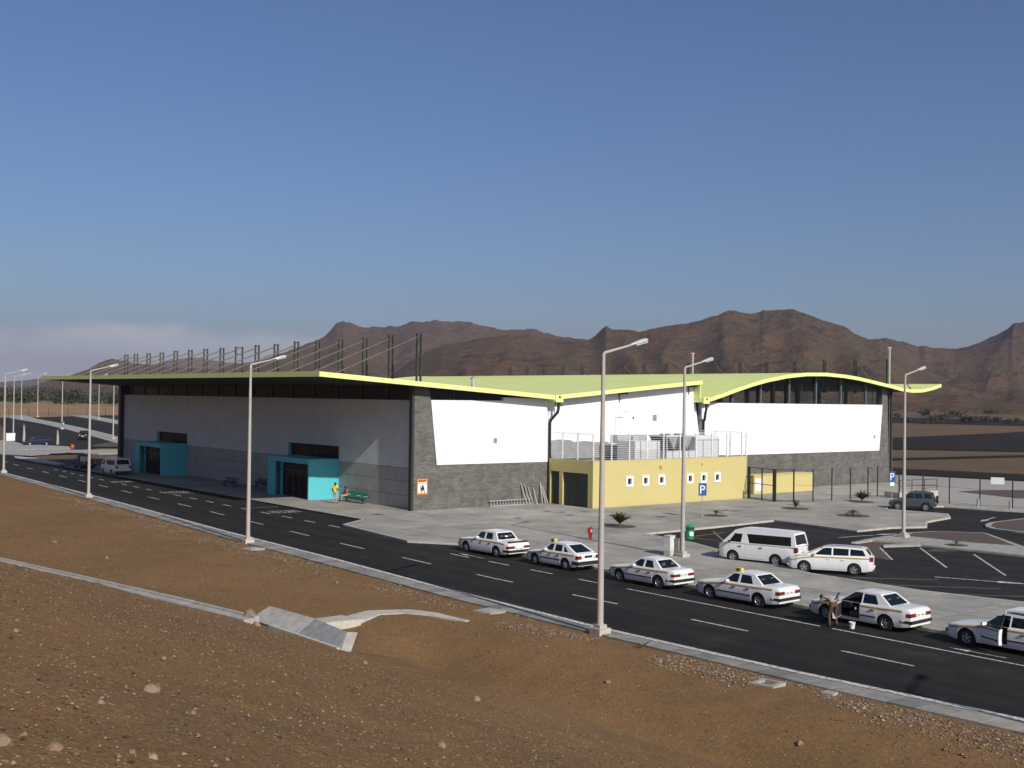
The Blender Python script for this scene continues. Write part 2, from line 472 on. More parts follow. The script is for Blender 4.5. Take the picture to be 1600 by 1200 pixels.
def tag(o, label=None, cat=None, group=None, kind=None):
    for k, v in (('label', label), ('category', cat), ('group', group), ('kind', kind)):
        if v: o[k] = v
    return o
def thing(name, label, cat, loc=(0,0,0), rz=0, group=None):
    o = bpy.data.objects.new(name, None); COL.objects.link(o)
    o.location = loc; o.rotation_euler = (0,0,rz)
    return tag(o, label, cat, group)
def settle(name, kind='structure'):
    o = bpy.data.objects.new(name, None); COL.objects.link(o); o['kind'] = kind
    return o
def share(src, parent, loc=None, name=None):
    o = src.copy(); COL.objects.link(o); o.parent = parent
    if loc is not None: o.location = loc
    return o
def copy_thing(root, loc, rz=None, label=None, group=None):
    r = root.copy(); COL.objects.link(r); r.location = loc
    if rz is not None: r.rotation_euler = (0,0,rz)
    if label: r['label'] = label
    if group: r['group'] = group
    for ch in KIDS(root):
        c = ch.copy(); COL.objects.link(c); c.parent = r
        for g in KIDS(ch):
            d = g.copy(); COL.objects.link(d); d.parent = c
    return r
def KIDS(o): return [c for c in COL.objects if c.parent == o]
def interp(tab, x):
    if x <= tab[0][0]: return tab[0][1]
    for (a, p), (b, q) in zip(tab, tab[1:]):
        if x <= b: return p+(q-p)*(x-a)/(b-a) if b > a else q
    return tab[-1][1]
def sm(a, b, x):
    t = max(0., min(1., (x-a)/(b-a))); return t*t*(3-2*t)
def clip_cell(poly, x0, y0, x1, y1):
    def cut(pts, ins, inter):
        out = []
        for i in range(len(pts)):
            a, b = pts[i-1], pts[i]
            if ins(b):
                if not ins(a): out.append(inter(a, b))
                out.append(b)
            elif ins(a): out.append(inter(a, b))
        return out
    def ix(v): return lambda a, b: (v, a[1]+(b[1]-a[1])*(v-a[0])/(b[0]-a[0]))
    def iy(v): return lambda a, b: (a[0]+(b[0]-a[0])*(v-a[1])/(b[1]-a[1]), v)
    p = list(poly)
    for ins, it in ((lambda q: q[0] >= x0-1e-9, ix(x0)), (lambda q: q[0] <= x1+1e-9, ix(x1)), (lambda q: q[1] >= y0-1e-9, iy(y0)), (lambda q: q[1] <= y1+1e-9, iy(y1))):
        if not p: return []
        p = cut(p, ins, it)
    q = []
    for a in p:
        if not q or (a[0]-q[-1][0])**2+(a[1]-q[-1][1])**2 > 1e-8: q.append(a)
    return q
def area(p): return .5*sum(p[i-1][0]*p[i][1]-p[i][0]*p[i-1][1] for i in range(len(p)))

# ------------------------------------------------------------------ ground shape
KERB_OUT = [(-140,-19.4),(-60,-19.35),(-53,-19.8),(-43,-20.05),(-33,-20.1),(-20,-19.65),(-7,-19.3),(12,-18.35),(35,-17.35),(56,-16.45),(75,-14.9),(100,-12.3),(130,-8.5)]
WHITE = [(-140,-18.0),(-60,-17.95),(-52,-18.65),(-42.5,-19.1),(-31,-18.85),(-19,-18.25),(-4,-17.85),(17,-16.75),(40,-15.9),(61,-15.2),(80,-13.6),(110,-10.5),(130,-7.6)]
def gz(x, y):
    t = .62*x+.785*y
    t0 = 88+max(0., min(1., (x-60)/100))*190
    e = max(0., t-t0)
    return .0175*e if e < 420 else 7.35+.004*(e-420)
def ground_h(x, y):
    d = interp(KERB_OUT, y)-x
    if d < 0.02:
        return gz(x, y)-.06
    foot = 9.4+max(0., y+38)*.175+.8*sm(-38, -33, y)
    if foot > 17: foot = 17
    z = .02*sm(0, 1, d)+.07*sm(.4, 2., d)
    sw = sm(-37, -43, y)
    z -= (.75*sw+.12)*math.exp(-((d-(foot-2.6))/1.5)**2)
    e = d-foot
    if e > 0:
        z += (.36*e if e < 45 else 16.2+.1*(e-45)) - .36*.5*(1-math.exp(-e/.5))*1.0
        z += .10*sm(-30, -36, y)*math.exp(-((e-.9)/.8)**2)
    n = noise.noise(Vector((x*.35, y*.22, 3)))*.13+noise.noise(Vector((x*1.3, y*1.1, 9)))*.035
    n += noise.noise(Vector((x*.09, y*.09, 5)))*.28*sm(2, 10, d)
    ridge = max(0., noise.noise(Vector((x*2.8, y*.5, 17))))*.03
    z += (n+ridge)*sm(.15, 2.0, d)*(1 if e > 3 or y < -36 else .55)
    # keep the drain and its headwall free of soil
    dd = abs(d-foot+.45)
    if y > -41 and e < 1.6:
        q = math.exp(-(dd/1.6)**4)
        z = z*(1-q)+.22*q if y > -33.5 else z-.25*math.exp(-(dd/.8)**2)
    return z - .015
def axis(lo, hi, fine0, fine1, step, grow=1.18, mid=None):
    a = [fine0]
    while a[-1] < fine1: a.append(a[-1]+step)
    st = step
    while a[-1] < hi:
        st = min(st*grow, 260); a.append(a[-1]+st)
    b = []; st = step; x = fine0
    while x > lo:
        st = min(st*grow, 260); x -= st; b.append(x)
    return b[::-1]+a
XS = axis(-2500, 5200, -56, -19, .34)
YS = axis(-1500, 5200, -84, 40, .42)
gm = MB()
gm.grid([[(x, y, ground_h(x, y)) for y in YS] for x in XS])
gm.mi = []
nx, ny = len(XS), len(YS)
for i in range(nx-1):
    for k in range(ny-1):
        x, y = (XS[i]+XS[i+1])/2, (YS[k]+YS[k+1])/2
        gm.mi.append(0 if x < interp(KERB_OUT, y)+1 and x > -200 and y < 300 else 1)
g = gm.build('ground', ['dirt', 'plain_ground'], smooth=80, fix=False)
for p in g.data.polygons: p.use_smooth = True
tag(g, kind='structure')
bm = bmesh.new(); bm.from_mesh(g.data)
if sum(f.normal.z for f in bm.faces) < 0: bmesh.ops.reverse_faces(bm, faces=bm.faces)
bm.to_mesh(g.data); bm.free()

def drape(poly, dz, name, mat, cell=9, kind='structure', parent=None, thick=0):
    """a sheet laid over the rising far ground, cut into cells so that it follows it"""
    m = MB(); xs = [p[0] for p in poly]; ys = [p[1] for p in poly]
    x = math.floor(min(xs)/cell)*cell
    while x < max(xs):
        y = math.floor(min(ys)/cell)*cell
        while y < max(ys):
            c = clip_cell(poly, x, y, x+cell, y+cell)
            if len(c) > 2 and abs(area(c)) > 1e-4:
                n = len(c)
                ts = tessellate_polygon([[Vector((a, b, 0)) for a, b in c]])
                vv = [(a, b, gz(a, b)+dz) for a, b in c]
                ff = []
                for t in ts:
                    A, B, C_ = (c[i] for i in t)
                    cr = (B[0]-A[0])*(C_[1]-A[1])-(B[1]-A[1])*(C_[0]-A[0])
                    ff.append(tuple(t) if cr > 0 else tuple(reversed(t)))
                m.add(vv, ff)
                if thick:
                    lo = [(a, b, gz(a, b)+dz-thick) for a, b in c]
                    m.add(vv+lo, [(i, (i+1) % n, n+(i+1) % n, n+i) for i in range(n)])
            y += cell
        x += cell
    o = m.build(name, mat, parent, fix=False)
    if kind: o['kind'] = kind
    return o

# ------------------------------------------------------------------ road
def ribbon(m, tab, y0, y1, offa, offb, z, step=2.0):
    n = max(1, int(math.ceil((y1-y0)/step))); rows = []
    for i in range(n+1):
        y = y0+(y1-y0)*i/n; x = interp(tab, y); zz = max(0, gz(x, y))+z
        rows.append([(x+offb, y, zz), (x+offa, y, zz)])
    return m.grid(rows)
road_poly = [(interp(WHITE, y)-.25, y) for y in (-70,-60,-52,-42.5,-31,-19,-4,17,40,61,80,95)]
road_poly += [(-3.2, 95), (-4.6, 84), (-5.4, 70), (-6.3, 60), (-6.3, -3.0), (-9.2, -5.2), (-10.4, -15.2), (-8.3, -18.2), (-8.1, -70)]
road = drape(road_poly, 0.0, 'road', 'asphalt', 12)
far_road = drape([(interp(WHITE, y)-.25, y) for y in (95, 110, 130)]+[(6, 190), (12, 190), (1.5, 130), (-2.2, 108), (-3.2, 95)], 0.02, 'road', 'asphalt', 6)
mk = MB(); ribbon(mk, WHITE, -68, 96, -.15, .15, .012); mk.build('edge_line', 'road_paint', road)
CENTRE = [(-140,-14.5),(-53,-14.5),(-46,-14.6),(-30,-14.95),(-13,-14.5),(7,-13.45),(12,-13.1),(24,-12.65),(32,-12.3),(48,-11.5),(56,-11.15),(63,-10.8),(72,-10.3),(90,-8.8)]
TAXI = [(-140,-11.2),(-56,-11.2),(-36,-11.48),(-18,-11.5)]
BAY = [(-7,-10.2),(10,-10.15),(17,-10.0),(30,-9.85),(50,-9.3),(64,-8.6)]
def dash(tab, y0, y1, w, mat='road_paint', name='lane_dash'):
    m = MB(); ribbon(m, tab, y0, y1, -w/2, w/2, .006, 1.5); return m.build(name, mat, road)
y = -66.0
for k in range(24):
    y0 = -13.8-7.4*(7-k)-2.95
    if y0 < 80: dash(CENTRE, y0, y0+3.0, .13)
dash(TAXI, -47.4, -36.2, .12, name='lane_line'); dash(TAXI, -70, -48.0, .12, name='lane_line')
for y0 in (-23.2, -26.9, -30.6, -34.5): dash(TAXI, y0, y0+1.85, .13)
y0 = -6.2
while y0 < 62:
    dash(BAY, y0, y0+1.65, .14); y0 += 3.58
for yy in (24.6, 9.3):
    MB().box(-9.9, yy, .0055, -7.0, yy+.22, .0065).build('bay_line', 'road_paint_worn', road)
def arrow(x, y, rz, s, parent, mat='road_paint', z=.006, stem=2.6):
    m = MB(); pts = [(-.06,0),(.06,0),(.06,stem),(.26,stem),(0,stem+1.5),(-.26,stem),(-.06,stem)]
    c, sn = math.cos(rz), math.sin(rz)
    m.xy([(x+s*(a*c-b*sn), y+s*(a*sn+b*c)) for a, b in pts], z-.002, z)
    return m.build('road_arrow', mat, parent)
arrow(-10.55, -55.0, R(2), .55, road); arrow(-11.05, -24.0, R(-2), .62, road)
def word(txt, x0, x1, y, h, parent):
    cu = bpy.data.curves.new('word', 'FONT'); cu.body = txt; cu.size = 1; cu.fill_mode = 'FRONT'
    ob = bpy.data.objects.new('word', cu); COL.objects.link(ob)
    dg = bpy.context.evaluated_depsgraph_get(); me = bpy.data.meshes.new_from_object(ob.evaluated_get(dg))
    bpy.data.objects.remove(ob)
    xs = [v.co.x for v in me.vertices]; ys = [v.co.y for v in me.vertices]
    a, b, c, d = min(xs), max(xs), min(ys), max(ys)
    me.transform(Matrix.Translation((x0-a*(x1-x0)/(b-a), y-c*h/(d-c), .006)) @ Matrix.Diagonal(((x1-x0)/(b-a), h/(d-c), 1, 1)))
    me.materials.clear(); me.materials.append(MATS['road_paint'])
    o = bpy.data.objects.new('road_lettering', me); COL.objects.link(o); o.parent = parent
    return o
for yy in (40.2, 25.6, 4.6): word('AUTOCARRO', -9.7, -7.3, yy, 1.7, road)
# kerb of paving slabs on the near side of the road
kerb = settle('roadside_kerb')
y = -66.0
while y < 70:
    a, b = y+.012, y+1.0-.012
    q = lambda yy, t: interp(WHITE, yy)-.19+(interp(KERB_OUT, yy)-interp(WHITE, yy)+.19)*t
    dz = random.uniform(-.006, .008)
    m = MB(); m.hexa([(q(a,1),a,-.1),(q(a,0),a,-.1),(q(b,0),b,-.1),(q(b,1),b,-.1)], [(q(a,1),a,.03+dz),(q(a,0),a,.008+dz*.3),(q(b,0),b,.008+dz*.3),(q(b,1),b,.03+dz)])
    m.build('kerb_slab', 'kerb_concrete', kerb); y += 1.0
# ------------------------------------------------------------------ car park asphalt, plaza slabs, islands
lot = drape([(-8.2, -72), (60, -72), (60, -30), (46.5, -27.3), (43.7, -25.2), (43, -20.4), (43, -17), (4.2, -17), (-8.2, -25)], -.004, 'car_park', 'asphalt_lot', 14)
PLAZA = [(-6.7, 66.5), (-6.7, -3.4), (-9.65, -5.6), (-10.8, -15.7), (-8.85, -18.5), (-8.5, -30), (-8.5, -66), (.9, -66), (.9, -49.7), (-.2, -45), (-.2, -38.5), (3.1, -28.9), (4.2, -26), (5.0, -20.9), (12.6, -20.6), (19.8, -20.05), (19.3, -27.8), (23.5, -27.9), (26.2, -29), (29.5, -27), (34.1, -26.2), (36.6, -24.5), (35.9, -19.2), (38.4, -17.7), (42.8, -20.4), (44, -25.3), (45, -28), (46.9, -27.4), (45.6, -22), (45.3, -18.3), (47.3, -10.6), (66.4, -6), (66.4, -.06), (33.4, -.06), (33.4, -6.05), (13.8, -6.05), (13.8, -.06), (-.4, -.06), (-.4, .5), (.25, .5), (.25, 66.5)]
plaza = settle('plaza')
CELL = 3.3
x = -11.0
while x < 67:
    y = -66.0
    while y < 66.5:
        c = clip_cell(PLAZA, x+.014, y+.014, x+CELL-.014, y+CELL-.014)
        if len(c) > 2 and abs(area(c)) > .05:
            m = MB(); dz = random.uniform(-.004, .004)
            try:
                m.xy(c, .02, .12+dz); m.build('paving_slab', 'paving', plaza)
            except Exception: pass
        y += CELL
    x += CELL
pb = MB()
pb.xy(PLAZA, -.02, .095)
pb.build('slab_bed', 'joint', plaza)
ke = MB()
kl = PLAZA[1:33]
for a, b in zip(kl, kl[1:]):
    if a[0] > 45.2 or b[0] > 45.2: continue
    d = Vector((b[0]-a[0], b[1]-a[1])).normalized(); n = Vector((-d.y, d.x))
    ln = math.hypot(b[0]-a[0], b[1]-a[1]); k = max(1, round(ln/1.2))
    for i in range(k):
        p = Vector(a)+d*(ln*i/k+.008); q = Vector(a)+d*(ln*(i+1)/k-.008)
        h = .128+random.uniform(-.004, .004)
        ke.hexa([(*(p-n*.02),-.03),(*(q-n*.02),-.03),(*(q+n*.15),-.03),(*(p+n*.15),-.03)], [(*(p-n*.02),h),(*(q-n*.02),h),(*(q+n*.15),h),(*(p+n*.15),h)])
ke.build('kerb_stones', 'concrete_pale', plaza)
# parking markings
def line(p, q, w=.12, mat='road_paint', name='parking_line', parent=lot, z=.003):
    p, q = Vector(p), Vector(q); d = (q-p).normalized(); n = Vector((-d.y, d.x))*w/2
    return MB().xy([p-n, q-n, q+n, p+n], z-.002, z).build(name, mat, parent)
line((13.2,-33.75),(8.8,-37.55), z=.014); line((15.3,-35.3),(8.7,-41.1)); line((15.4,-38.9),(8.8,-44.5)); line((15.3,-42.4),(8.9,-47.9))
line((9.3,-36.0),(8.7,-37.4), mat='road_paint_worn')
line((2.8,-38.9),(3.9,-39.8), mat='road_paint_worn'); line((1.0,-40.2),(4.2,-43.3), mat='road_paint_worn'); line((.4,-42.7),(4.3,-46.7), mat='road_paint_worn'); line((.6,-46.0),(4.2,-49.8), mat='road_paint_worn')
line((7.4,-23.2),(10.9,-22.8), mat='road_paint_yellow'); line((6.7,-23.7),(7.0,-25.7), mat='road_paint_yellow'); line((10.7,-22.0),(7.2,-26.0), mat='road_paint_yellow')
line((26.2,-33.9),(21.0,-39.6), mat='road_paint_worn')
arrow(5.0,-42.6,R(205),1.2,lot,z=.004); arrow(38.6,-27.5,R(105),1.1,lot,z=.004); arrow(15.4,-29.0,R(-98),1.15,lot,z=.004,stem=3.6)
def island(outline, soil, name='planting_island'):
    r = settle(name)
    MB().xy(outline, -.02, .12).build('kerb_top', 'concrete', r)
    MB().xy(soil, .05, .135).build('soil_bed', 'soil_dark', r)
    return r
isl = [(13.2,-31.62),(15.8,-31.1),(18.5,-30.8),(21.3,-30.5),(23.8,-31.0),(25.0,-32.1),(26.2,-33.6),(20.9,-39.3),(16.9,-41.7),(16.5,-38.2),(16.0,-34.9),(13.4,-33.9),(13.8,-33.55),(16.25,-34.0),(15.5,-31.65),(13.4,-31.85)]
r = settle('planting_island')
MB().xy(isl, -.02, .12).build('kerb_top', 'concrete', r)
MB().xy([(19.6,-31.5),(21.4,-30.9),(23.6,-31.3),(24.7,-32.3),(25.8,-33.7),(20.9,-38.6),(20.0,-36.0)], .05, .135).build('soil_bed', 'soil_dark', r)
MB().xy([(13.35,-31.9),(15.45,-31.7),(16.15,-33.95),(13.75,-33.6),(13.3,-33.6),(9.0,-37.3),(8.6,-36.4)], -.02, .008).build('soil_bed', 'soil_dark', r)
MB().xy([(14.0,-36.5),(15.7,-36.0),(16.0,-37.6)], .0, .004).build('soil_bed', 'soil_dark', r)
island([(31.5,-30.6),(33.2,-30.0),(38.8,-29.8),(52,-29.6),(52,-46),(29.0,-35.2),(29.0,-34.2),(29.35,-32.4),(30.2,-31.4)], [(32.0,-30.9),(33.4,-30.35),(38.8,-30.15),(51.6,-30),(51.6,-45.2),(29.4,-34.6),(29.7,-32.6),(30.6,-31.6)])
# ground beyond the fence: apron, strips of runway asphalt and earth
drape([(66.45,30),(66.45,-6),(47.8,-10.4),(45.8,-17.5),(46.2,-22.4),(47.3,-27.2),(52,-29.5),(110,-60),(110,-40),(82.5,-8),(79,6),(70,30)], .03, 'apron', 'concrete', 12)
drape([(58,-19.2),(60.5,-11.3),(64,-11.6),(90,-24),(84,-34)], .05, 'earth_patch', 'soil_dark', 12)
def strip(a0, a1, b0, b1, name, mat, dz, ext=1.2):
    """from the seen right-hand stretch carried on behind the building"""
    a0, a1, b0, b1 = map(Vector, (a0, a1, b0, b1))
    A, B = a0+(a0-a1)*ext, a1+(a1-a0)*ext; C_, D = b0+(b0-b1)*ext, b1+(b1-b0)*ext
    return drape([A, B, D, C_], dz, name, mat, 30)
strip((89.9,15.5),(94,-.9),(81,9.7),(84.3,-6), 'service_road', 'asphalt_far', .04, 2.5)
strip((117.2,33.4),(152,29.4),(111.6,29.7),(144.7,25.6), 'taxiway', 'asphalt_far', .05, .6)
strip((213.9,96.8),(310,115),(149.1,54.3),(165.6,36.5), 'runway', 'asphalt_far', .05, 1.0)
strip((400,219),(428,174),(345,182),(366,141), 'taxiway', 'asphalt_far', .12, 2.0)
strip((110,29),(143,24.5),(92,17),(96,0), 'verge', 'plain_ground', .025, .8)
# far left: car park strips on the rising ground
drape([(-4.8,71.6),(-5.0,84),(-5.5,90.6),(-4,96),(10,94.3),(6.5,100),(24,132),(45,180),(62,240),(36,240),(28,232),(6,136),(-4,112),(-3.6,100),(-6,72)], .05, 'car_park', 'asphalt_lot', 6)
drape([(33.7,251.3),(31,229.1),(29.4,201.8),(26.2,172.8),(22,141.9),(18.6,119.1),(22,119.1),(27,146),(31,176),(34,203),(36,226),(40,251)][::-1], .16, 'footpath', 'concrete', 6, thick=.15)
drape([(50.6,246.3),(47.2,215.3),(43.5,189.3),(36,150),(40,150),(48,189),(52,215),(56,246)][::-1], .16, 'footpath', 'concrete', 6, thick=.15)
drape([(2.6,133.7),(5.5,137.5),(4.4,123.9),(8.9,114.2),(7.4,108.3),(3.4,109),(-1.7,110.0),(-6,120),(-3,134)], .16, 'traffic_island', 'concrete', 6, thick=.15)
drape([(-3,112.1),(1.8,106.1),(8,105.5),(14.1,104),(16,97),(9.9,93.2),(6.5,92.9),(4.1,99.5),(-3.3,92.2),(-6,100)], .15, 'traffic_island', 'concrete', 6, thick=.15)
drape([(-5.6,91.6),(-4.1,86.2),(-4.9,71.2),(-6.1,70.4),(-6.6,77.4),(-6.4,88.2)], .12, 'traffic_island', 'concrete_pale', 30, thick=.15)
drape([(13.2,116.2),(21.2,126.3),(24,118),(15.7,109.9),(12.3,112)], .14, 'earth_patch', 'soil_dark', 30)
drape([(-60,235),(36.1,237),(46,240),(63.4,247),(160,250),(330,560),(-60,560)], .10, 'dry_field', 'dry_grass', 30)

# ------------------------------------------------------------------ hills
def hill(name, prof, r0, r1f, seed, foot=4.0, tail=1.45, nr=84, na=460, rough=1.0):
    """prof: (column, row) pairs of the skyline read as azimuth and rise; r0 foot range, r1f ridge range"""
    def ang(px, py):
        d = fw+r2*((px-800)/FPX)-u2*((py-600)/FPX)
        return math.atan2(d.x, d.y), d.z/math.hypot(d.x, d.y)
    P = [ang(*q) for q in prof]
    a0, a1 = P[0][0], P[-1][0]; rows = []
    for i in range(na+1):
        a = a0+(a1-a0)*i/na
        rg = r1f*(1+.10*noise.noise(Vector((a*9, seed, 0))))
        H = CAM.z+interp(P, a)*rg
        row = []
        for k in range(nr+1):
            u = k/nr*tail
            rr = r0+(rg-r0)*u
            x, y = CAM.x+rr*math.sin(a), CAM.y+rr*math.cos(a)
            uu = min(u, 1)
            f = .55*uu**1.25+.45*uu**2.6
            if u > 1: f = 1-.35*((u-1)/(tail-1))**1.4*1.6
            h = foot+(H-foot)*f
            w = uu*(1-uu)*4 if u <= 1 else 0
            v = Vector((x*.0035, y*.0035, seed))
            gl = 1-abs(noise.noise(Vector((a*26+.3*noise.noise(v*1.5), uu*1.2, seed+3))))*2
            h += (H-foot)*w*rough*(.13*gl-.09+.12*noise.fractal(v, 1.0, 2.0, 4))
            rm = noise.ridged_multi_fractal(Vector((x*.0052, y*.0052, seed+1)), .9, 2.1, 6, 1.0, 2.0)
            h += (H-foot)*w*rough*.085*(rm-1.1)
            h += (H-foot)*.020*sm(.75, 1, uu)*noise.fractal(Vector((x*.045, y*.045, seed+7)), .7, 2.2, 4)
            h += (H-foot)*.012*noise.fractal(Vector((x*.02, y*.02, seed)), 1.0, 2.0, 3)*min(1, u*4)
            row.append((x, y, h if k else foot-6))
        rows.append(row)
    o = MB().grid(rows).build(name, 'hill', fix=False)
    for p in o.data.polygons: p.use_smooth = True
    bm = bmesh.new(); bm.from_mesh(o.data)
    if sum(f.normal.z for f in bm.faces) < 0: bmesh.ops.reverse_faces(bm, faces=bm.faces)
    bm.to_mesh(o.data); bm.free()
    return tag(o, kind='structure')
hill('far_mountain', [(-250,604),(-100,600),(0,597),(40,594),(90,588),(140,590),(200,580),(250,566),(300,558),(350,566),(420,574),(520,580),(640,590),(760,610)], 4200, 5600, 51.0, 8, 1.2, 24, 160)
hill('hill', [(40,606),(80,594),(103,588),(137,577),(160,565),(175,561),(200,566),(260,573),(330,577),(406,563),(459,545),(500,530),(513,520),(520,512),(527,505),(537,502),(548,504),(560,510),(600,512),(625,509),(645,503),(680,501),(710,503),(722,501),(735,504),(760,511),(790,515),(815,514),(830,513),(850,519),(880,527),(920,531),(960,535),(1100,560),(1250,590)], 1350, 2500, 11.0, 5)
hill('hill', [(560,620),(620,580),(655,556),(692,539),(740,530),(792,523),(826,525),(870,530),(920,531),(930,526),(938,518),(947,509),(956,513),(970,515),(998,518),(1020,513),(1050,510),(1080,503),(1102,497),(1122,492),(1130,487),(1140,485),(1158,486),(1175,489),(1188,487),(1193,484),(1215,486),(1240,484),(1258,488),(1275,495),(1300,505),(1320,511),(1335,521),(1348,527),(1375,531),(1397,546),(1424,569),(1487,595),(1585,612),(1680,620)], 640, 1500, 23.0, 6)
hill('hill', [(1240,590),(1330,533),(1372,529),(1385,528),(1405,533),(1435,541),(1445,539),(1458,543),(1490,546),(1500,544),(1515,540),(1535,533),(1548,527),(1560,521),(1575,514),(1583,506),(1600,503),(1640,499),(1720,505),(1800,530),(1950,560)], 900, 1900, 37.0, 7)

# ------------------------------------------------------------------ terminal building
T = thing('terminal_building', 'long white and slate terminal with a yellow green roof, rows of masts and cyan doorways', 'building')
DEP = 66.2
def zA(x): return 10.6+(9.10-10.6)*(x+9.2)/(13.7+9.2)
def zB(x): return 9.10+(10.75-9.10)*(x-13.7)/(32.3-13.7)
ARC = [(33.2,9.04),(35.2,9.52),(37.2,10.05),(39.7,10.66),(42.1,11.14),(45.2,11.60),(48.3,11.88),(51.7,11.95),(55,11.82),(57.4,11.63),(59.7,11.36),(61.7,11.10),(63.7,10.86)]
WING = [(63.7,10.86),(66,10.52),(68,10.40),(70,10.46),(72,10.74),(73.9,11.14)]
def roof(name, prof, y0, y1, fl, fr, th=.20):
    """prof: (x, z of the underside); thin sheet, fascia lips, dark soffit"""
    m = MB(); n = len(prof)
    up_ = [(x, z+.14+th) for x, z in prof]; lo = [(x, z+.14) for x, z in prof]
    m.xz(lo+up_[::-1], y0+.06, y1-.06)
    r = m.build(name, 'roof_green', T, smooth=20)
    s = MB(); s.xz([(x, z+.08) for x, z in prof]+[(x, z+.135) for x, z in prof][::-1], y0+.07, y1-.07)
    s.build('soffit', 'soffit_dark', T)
    f = MB(); a = [(x, z) for x, z in prof]+[(x, z+.37) for x, z in prof][::-1]
    f.xz(a, y0-.02, y0+.055); f.build('fascia', 'fascia_green', T)
    f = MB(); f.xz(a, y1-.055, y1+.02); f.build('fascia', 'fascia_green', T)
    return r
ra = roof('roof', [(-9.2,zA(-9.2)),(13.66,zA(13.66))], -1.2, DEP+.9, 0, 0)
rb = roof('roof', [(13.74,zB(13.74)),(32.3,zB(32.3))], -1.2, DEP+.9, 0, 0)
rc = roof('roof', ARC, -1.2, 72.4, 0, 0)
rw = roof('roof', WING, -1.2, 72.4, 0, 0)
MB().box(-9.26,-1.22,zA(-9.2)-.01,-9.18,DEP+.92,zA(-9.2)+.40).build('fascia', 'fascia_green', T)
MB().box(73.88,-1.2,11.12,73.95,72.4,11.52).build('fascia', 'fascia_green', T)
# step between the butterfly roof and the vault
MB().box(32.32,-1.12,9.0,32.9,72,9.4).build('box_gutter', 'roof_green', T)
MB().box(32.30,-.9,9.36,32.38,DEP,zB(32.3)+.2).build('upstand', 'roof_green', T)
MB().box(13.62,-1.15,8.98,14.5,DEP,9.16).build('box_gutter', 'roof_green', T)
for gx in (13.75, 32.45):
    MB().box(gx-.1,-1.36,8.88,gx+.72,-1.21,9.5).build('gutter_end', 'fascia_green', T)
    MB().box(gx+.22,-1.365,9.22,gx+.44,-1.355,9.42).build('overflow', 'sign_black', T)
# standing seams on the slope that faces the road, and ridge cap
sb = None
for k in range(22):
    x = 14.4+k*.82
    if sb is None:
        sb = MB().box(-.02,-1.1,0,.02,DEP+.8,.008).build('standing_seam', 'roof_green', T); sb.location = (x,0,zB(x)+.34)
    else: share(sb, T, (x,0,zB(x)+.34))
for k in range(18):
    x = 33.9+k*.85; c = share(sb, T, (x,0,interp(ARC,x)+.345))
for k in range(26):
    x = -8.6+k*.86; share(sb, T, (x,0,zA(x)+.34))
# gable: slate base and pilasters, white panels standing proud
G0 = .0
slate = MB()
slate.xz([(0,-.3),(13.92,-.3),(13.92,3.72),(2.2,3.72),(1.55,8.94),(1.38,zA(1.38)+.07),(0,zA(0)+.07)], 0, .5)
slate.build('slate_wall', 'slate_cladding', T)
MB().xz([(13.93,-.3),(33.3,-.3),(33.3,4.6),(13.93,4.6)], .02, .5).build('slate_wall', 'slate_cladding', T)
MB().xz([(33.31,-.3),(65.25,-.3),(64.75,interp(ARC,63.7)+.05),(63.76,interp(ARC,63.7)+.05),(63.72,8.92),(63.19,3.76),(33.31,3.74)], 0, .5).build('slate_wall', 'slate_cladding', T)
MB().xz([(65.5,-.3),(66.3,-.3),(66.1,10.55),(65.3,10.6)], .25, .9).build('slate_pier', 'slate_cladding', T)
MB().xz([(2.2,3.70),(13.92,3.68),(13.92,zA(13.6)+.06),(8.9,zA(8.9)-.18),(8.9,8.95),(1.55,8.94)], -.06, .4).build('white_panel', 'white_render', T)
MB().xz([(13.94,3.9),(33.5,3.9),(32.3,zB(32.2)+.05),(14.0,zB(14.0)+.05)], -.045, .4).build('white_panel', 'white_render', T)
MB().xz([(33.5,3.74),(63.19,3.76),(63.74,8.95),(33.5,8.97)], -.06, .4).build('white_panel', 'white_render', T)
# glazing of the gable: left wedge and the vault
w = MB(); w.xz([(1.6,8.97),(8.7,8.97),(8.7,zA(8.7)+.05),(1.45,zA(1.45)+.05)], .18, .20); w.build('glass_pane', 'building_glass', T)
for x in (3.9, 6.3): MB().box(x-.05,.12,8.95,x+.05,.26,zA(x)+.06).build('mullion', 'dark_frame', T)
CX = [33.6, 38.1, 42.45, 47.05, 51.6, 56.0, 60.6, 63.7]
for a, b in zip(CX, CX[1:]):
    k = 5; pts = [(a,8.98),(b,8.98)]+[(b+(a-b)*i/k, interp(ARC, b+(a-b)*i/k)+.05) for i in range(k+1)]
    MB().add([(p[0], .225, p[1]) for p in pts], [tuple(range(len(pts)))]).build('glass_pane', 'gable_glass', T, fix=False)
for x in CX[1:-1]:
    MB().box(x-.11,-.02,8.95,x+.11,.2,interp(ARC,x)+.07).build('gable_column', 'steel_column', T)
for x in (36.0, 40.2, 44.8, 49.3, 53.8, 58.3, 62.2):
    MB().box(x-.03,.2,8.96,x+.03,.25,interp(ARC,x)+.06).build('mullion', 'dark_frame', T)
for x in (36.5, 41, 45.5, 50, 54.5, 59, 63):
    MB().box(x-.2,8.0,.1,x+.2,8.4,interp(ARC,x)+.07).build('inner_column', 'steel_column', T)
    MB().box(x-.2,40.0,.1,x+.2,40.4,interp(ARC,x)+.07).build('inner_column', 'steel_column', T)
MB().box(.9,.6,.02,65,DEP-.6,.08).build('hall_floor', 'front_grey', T)
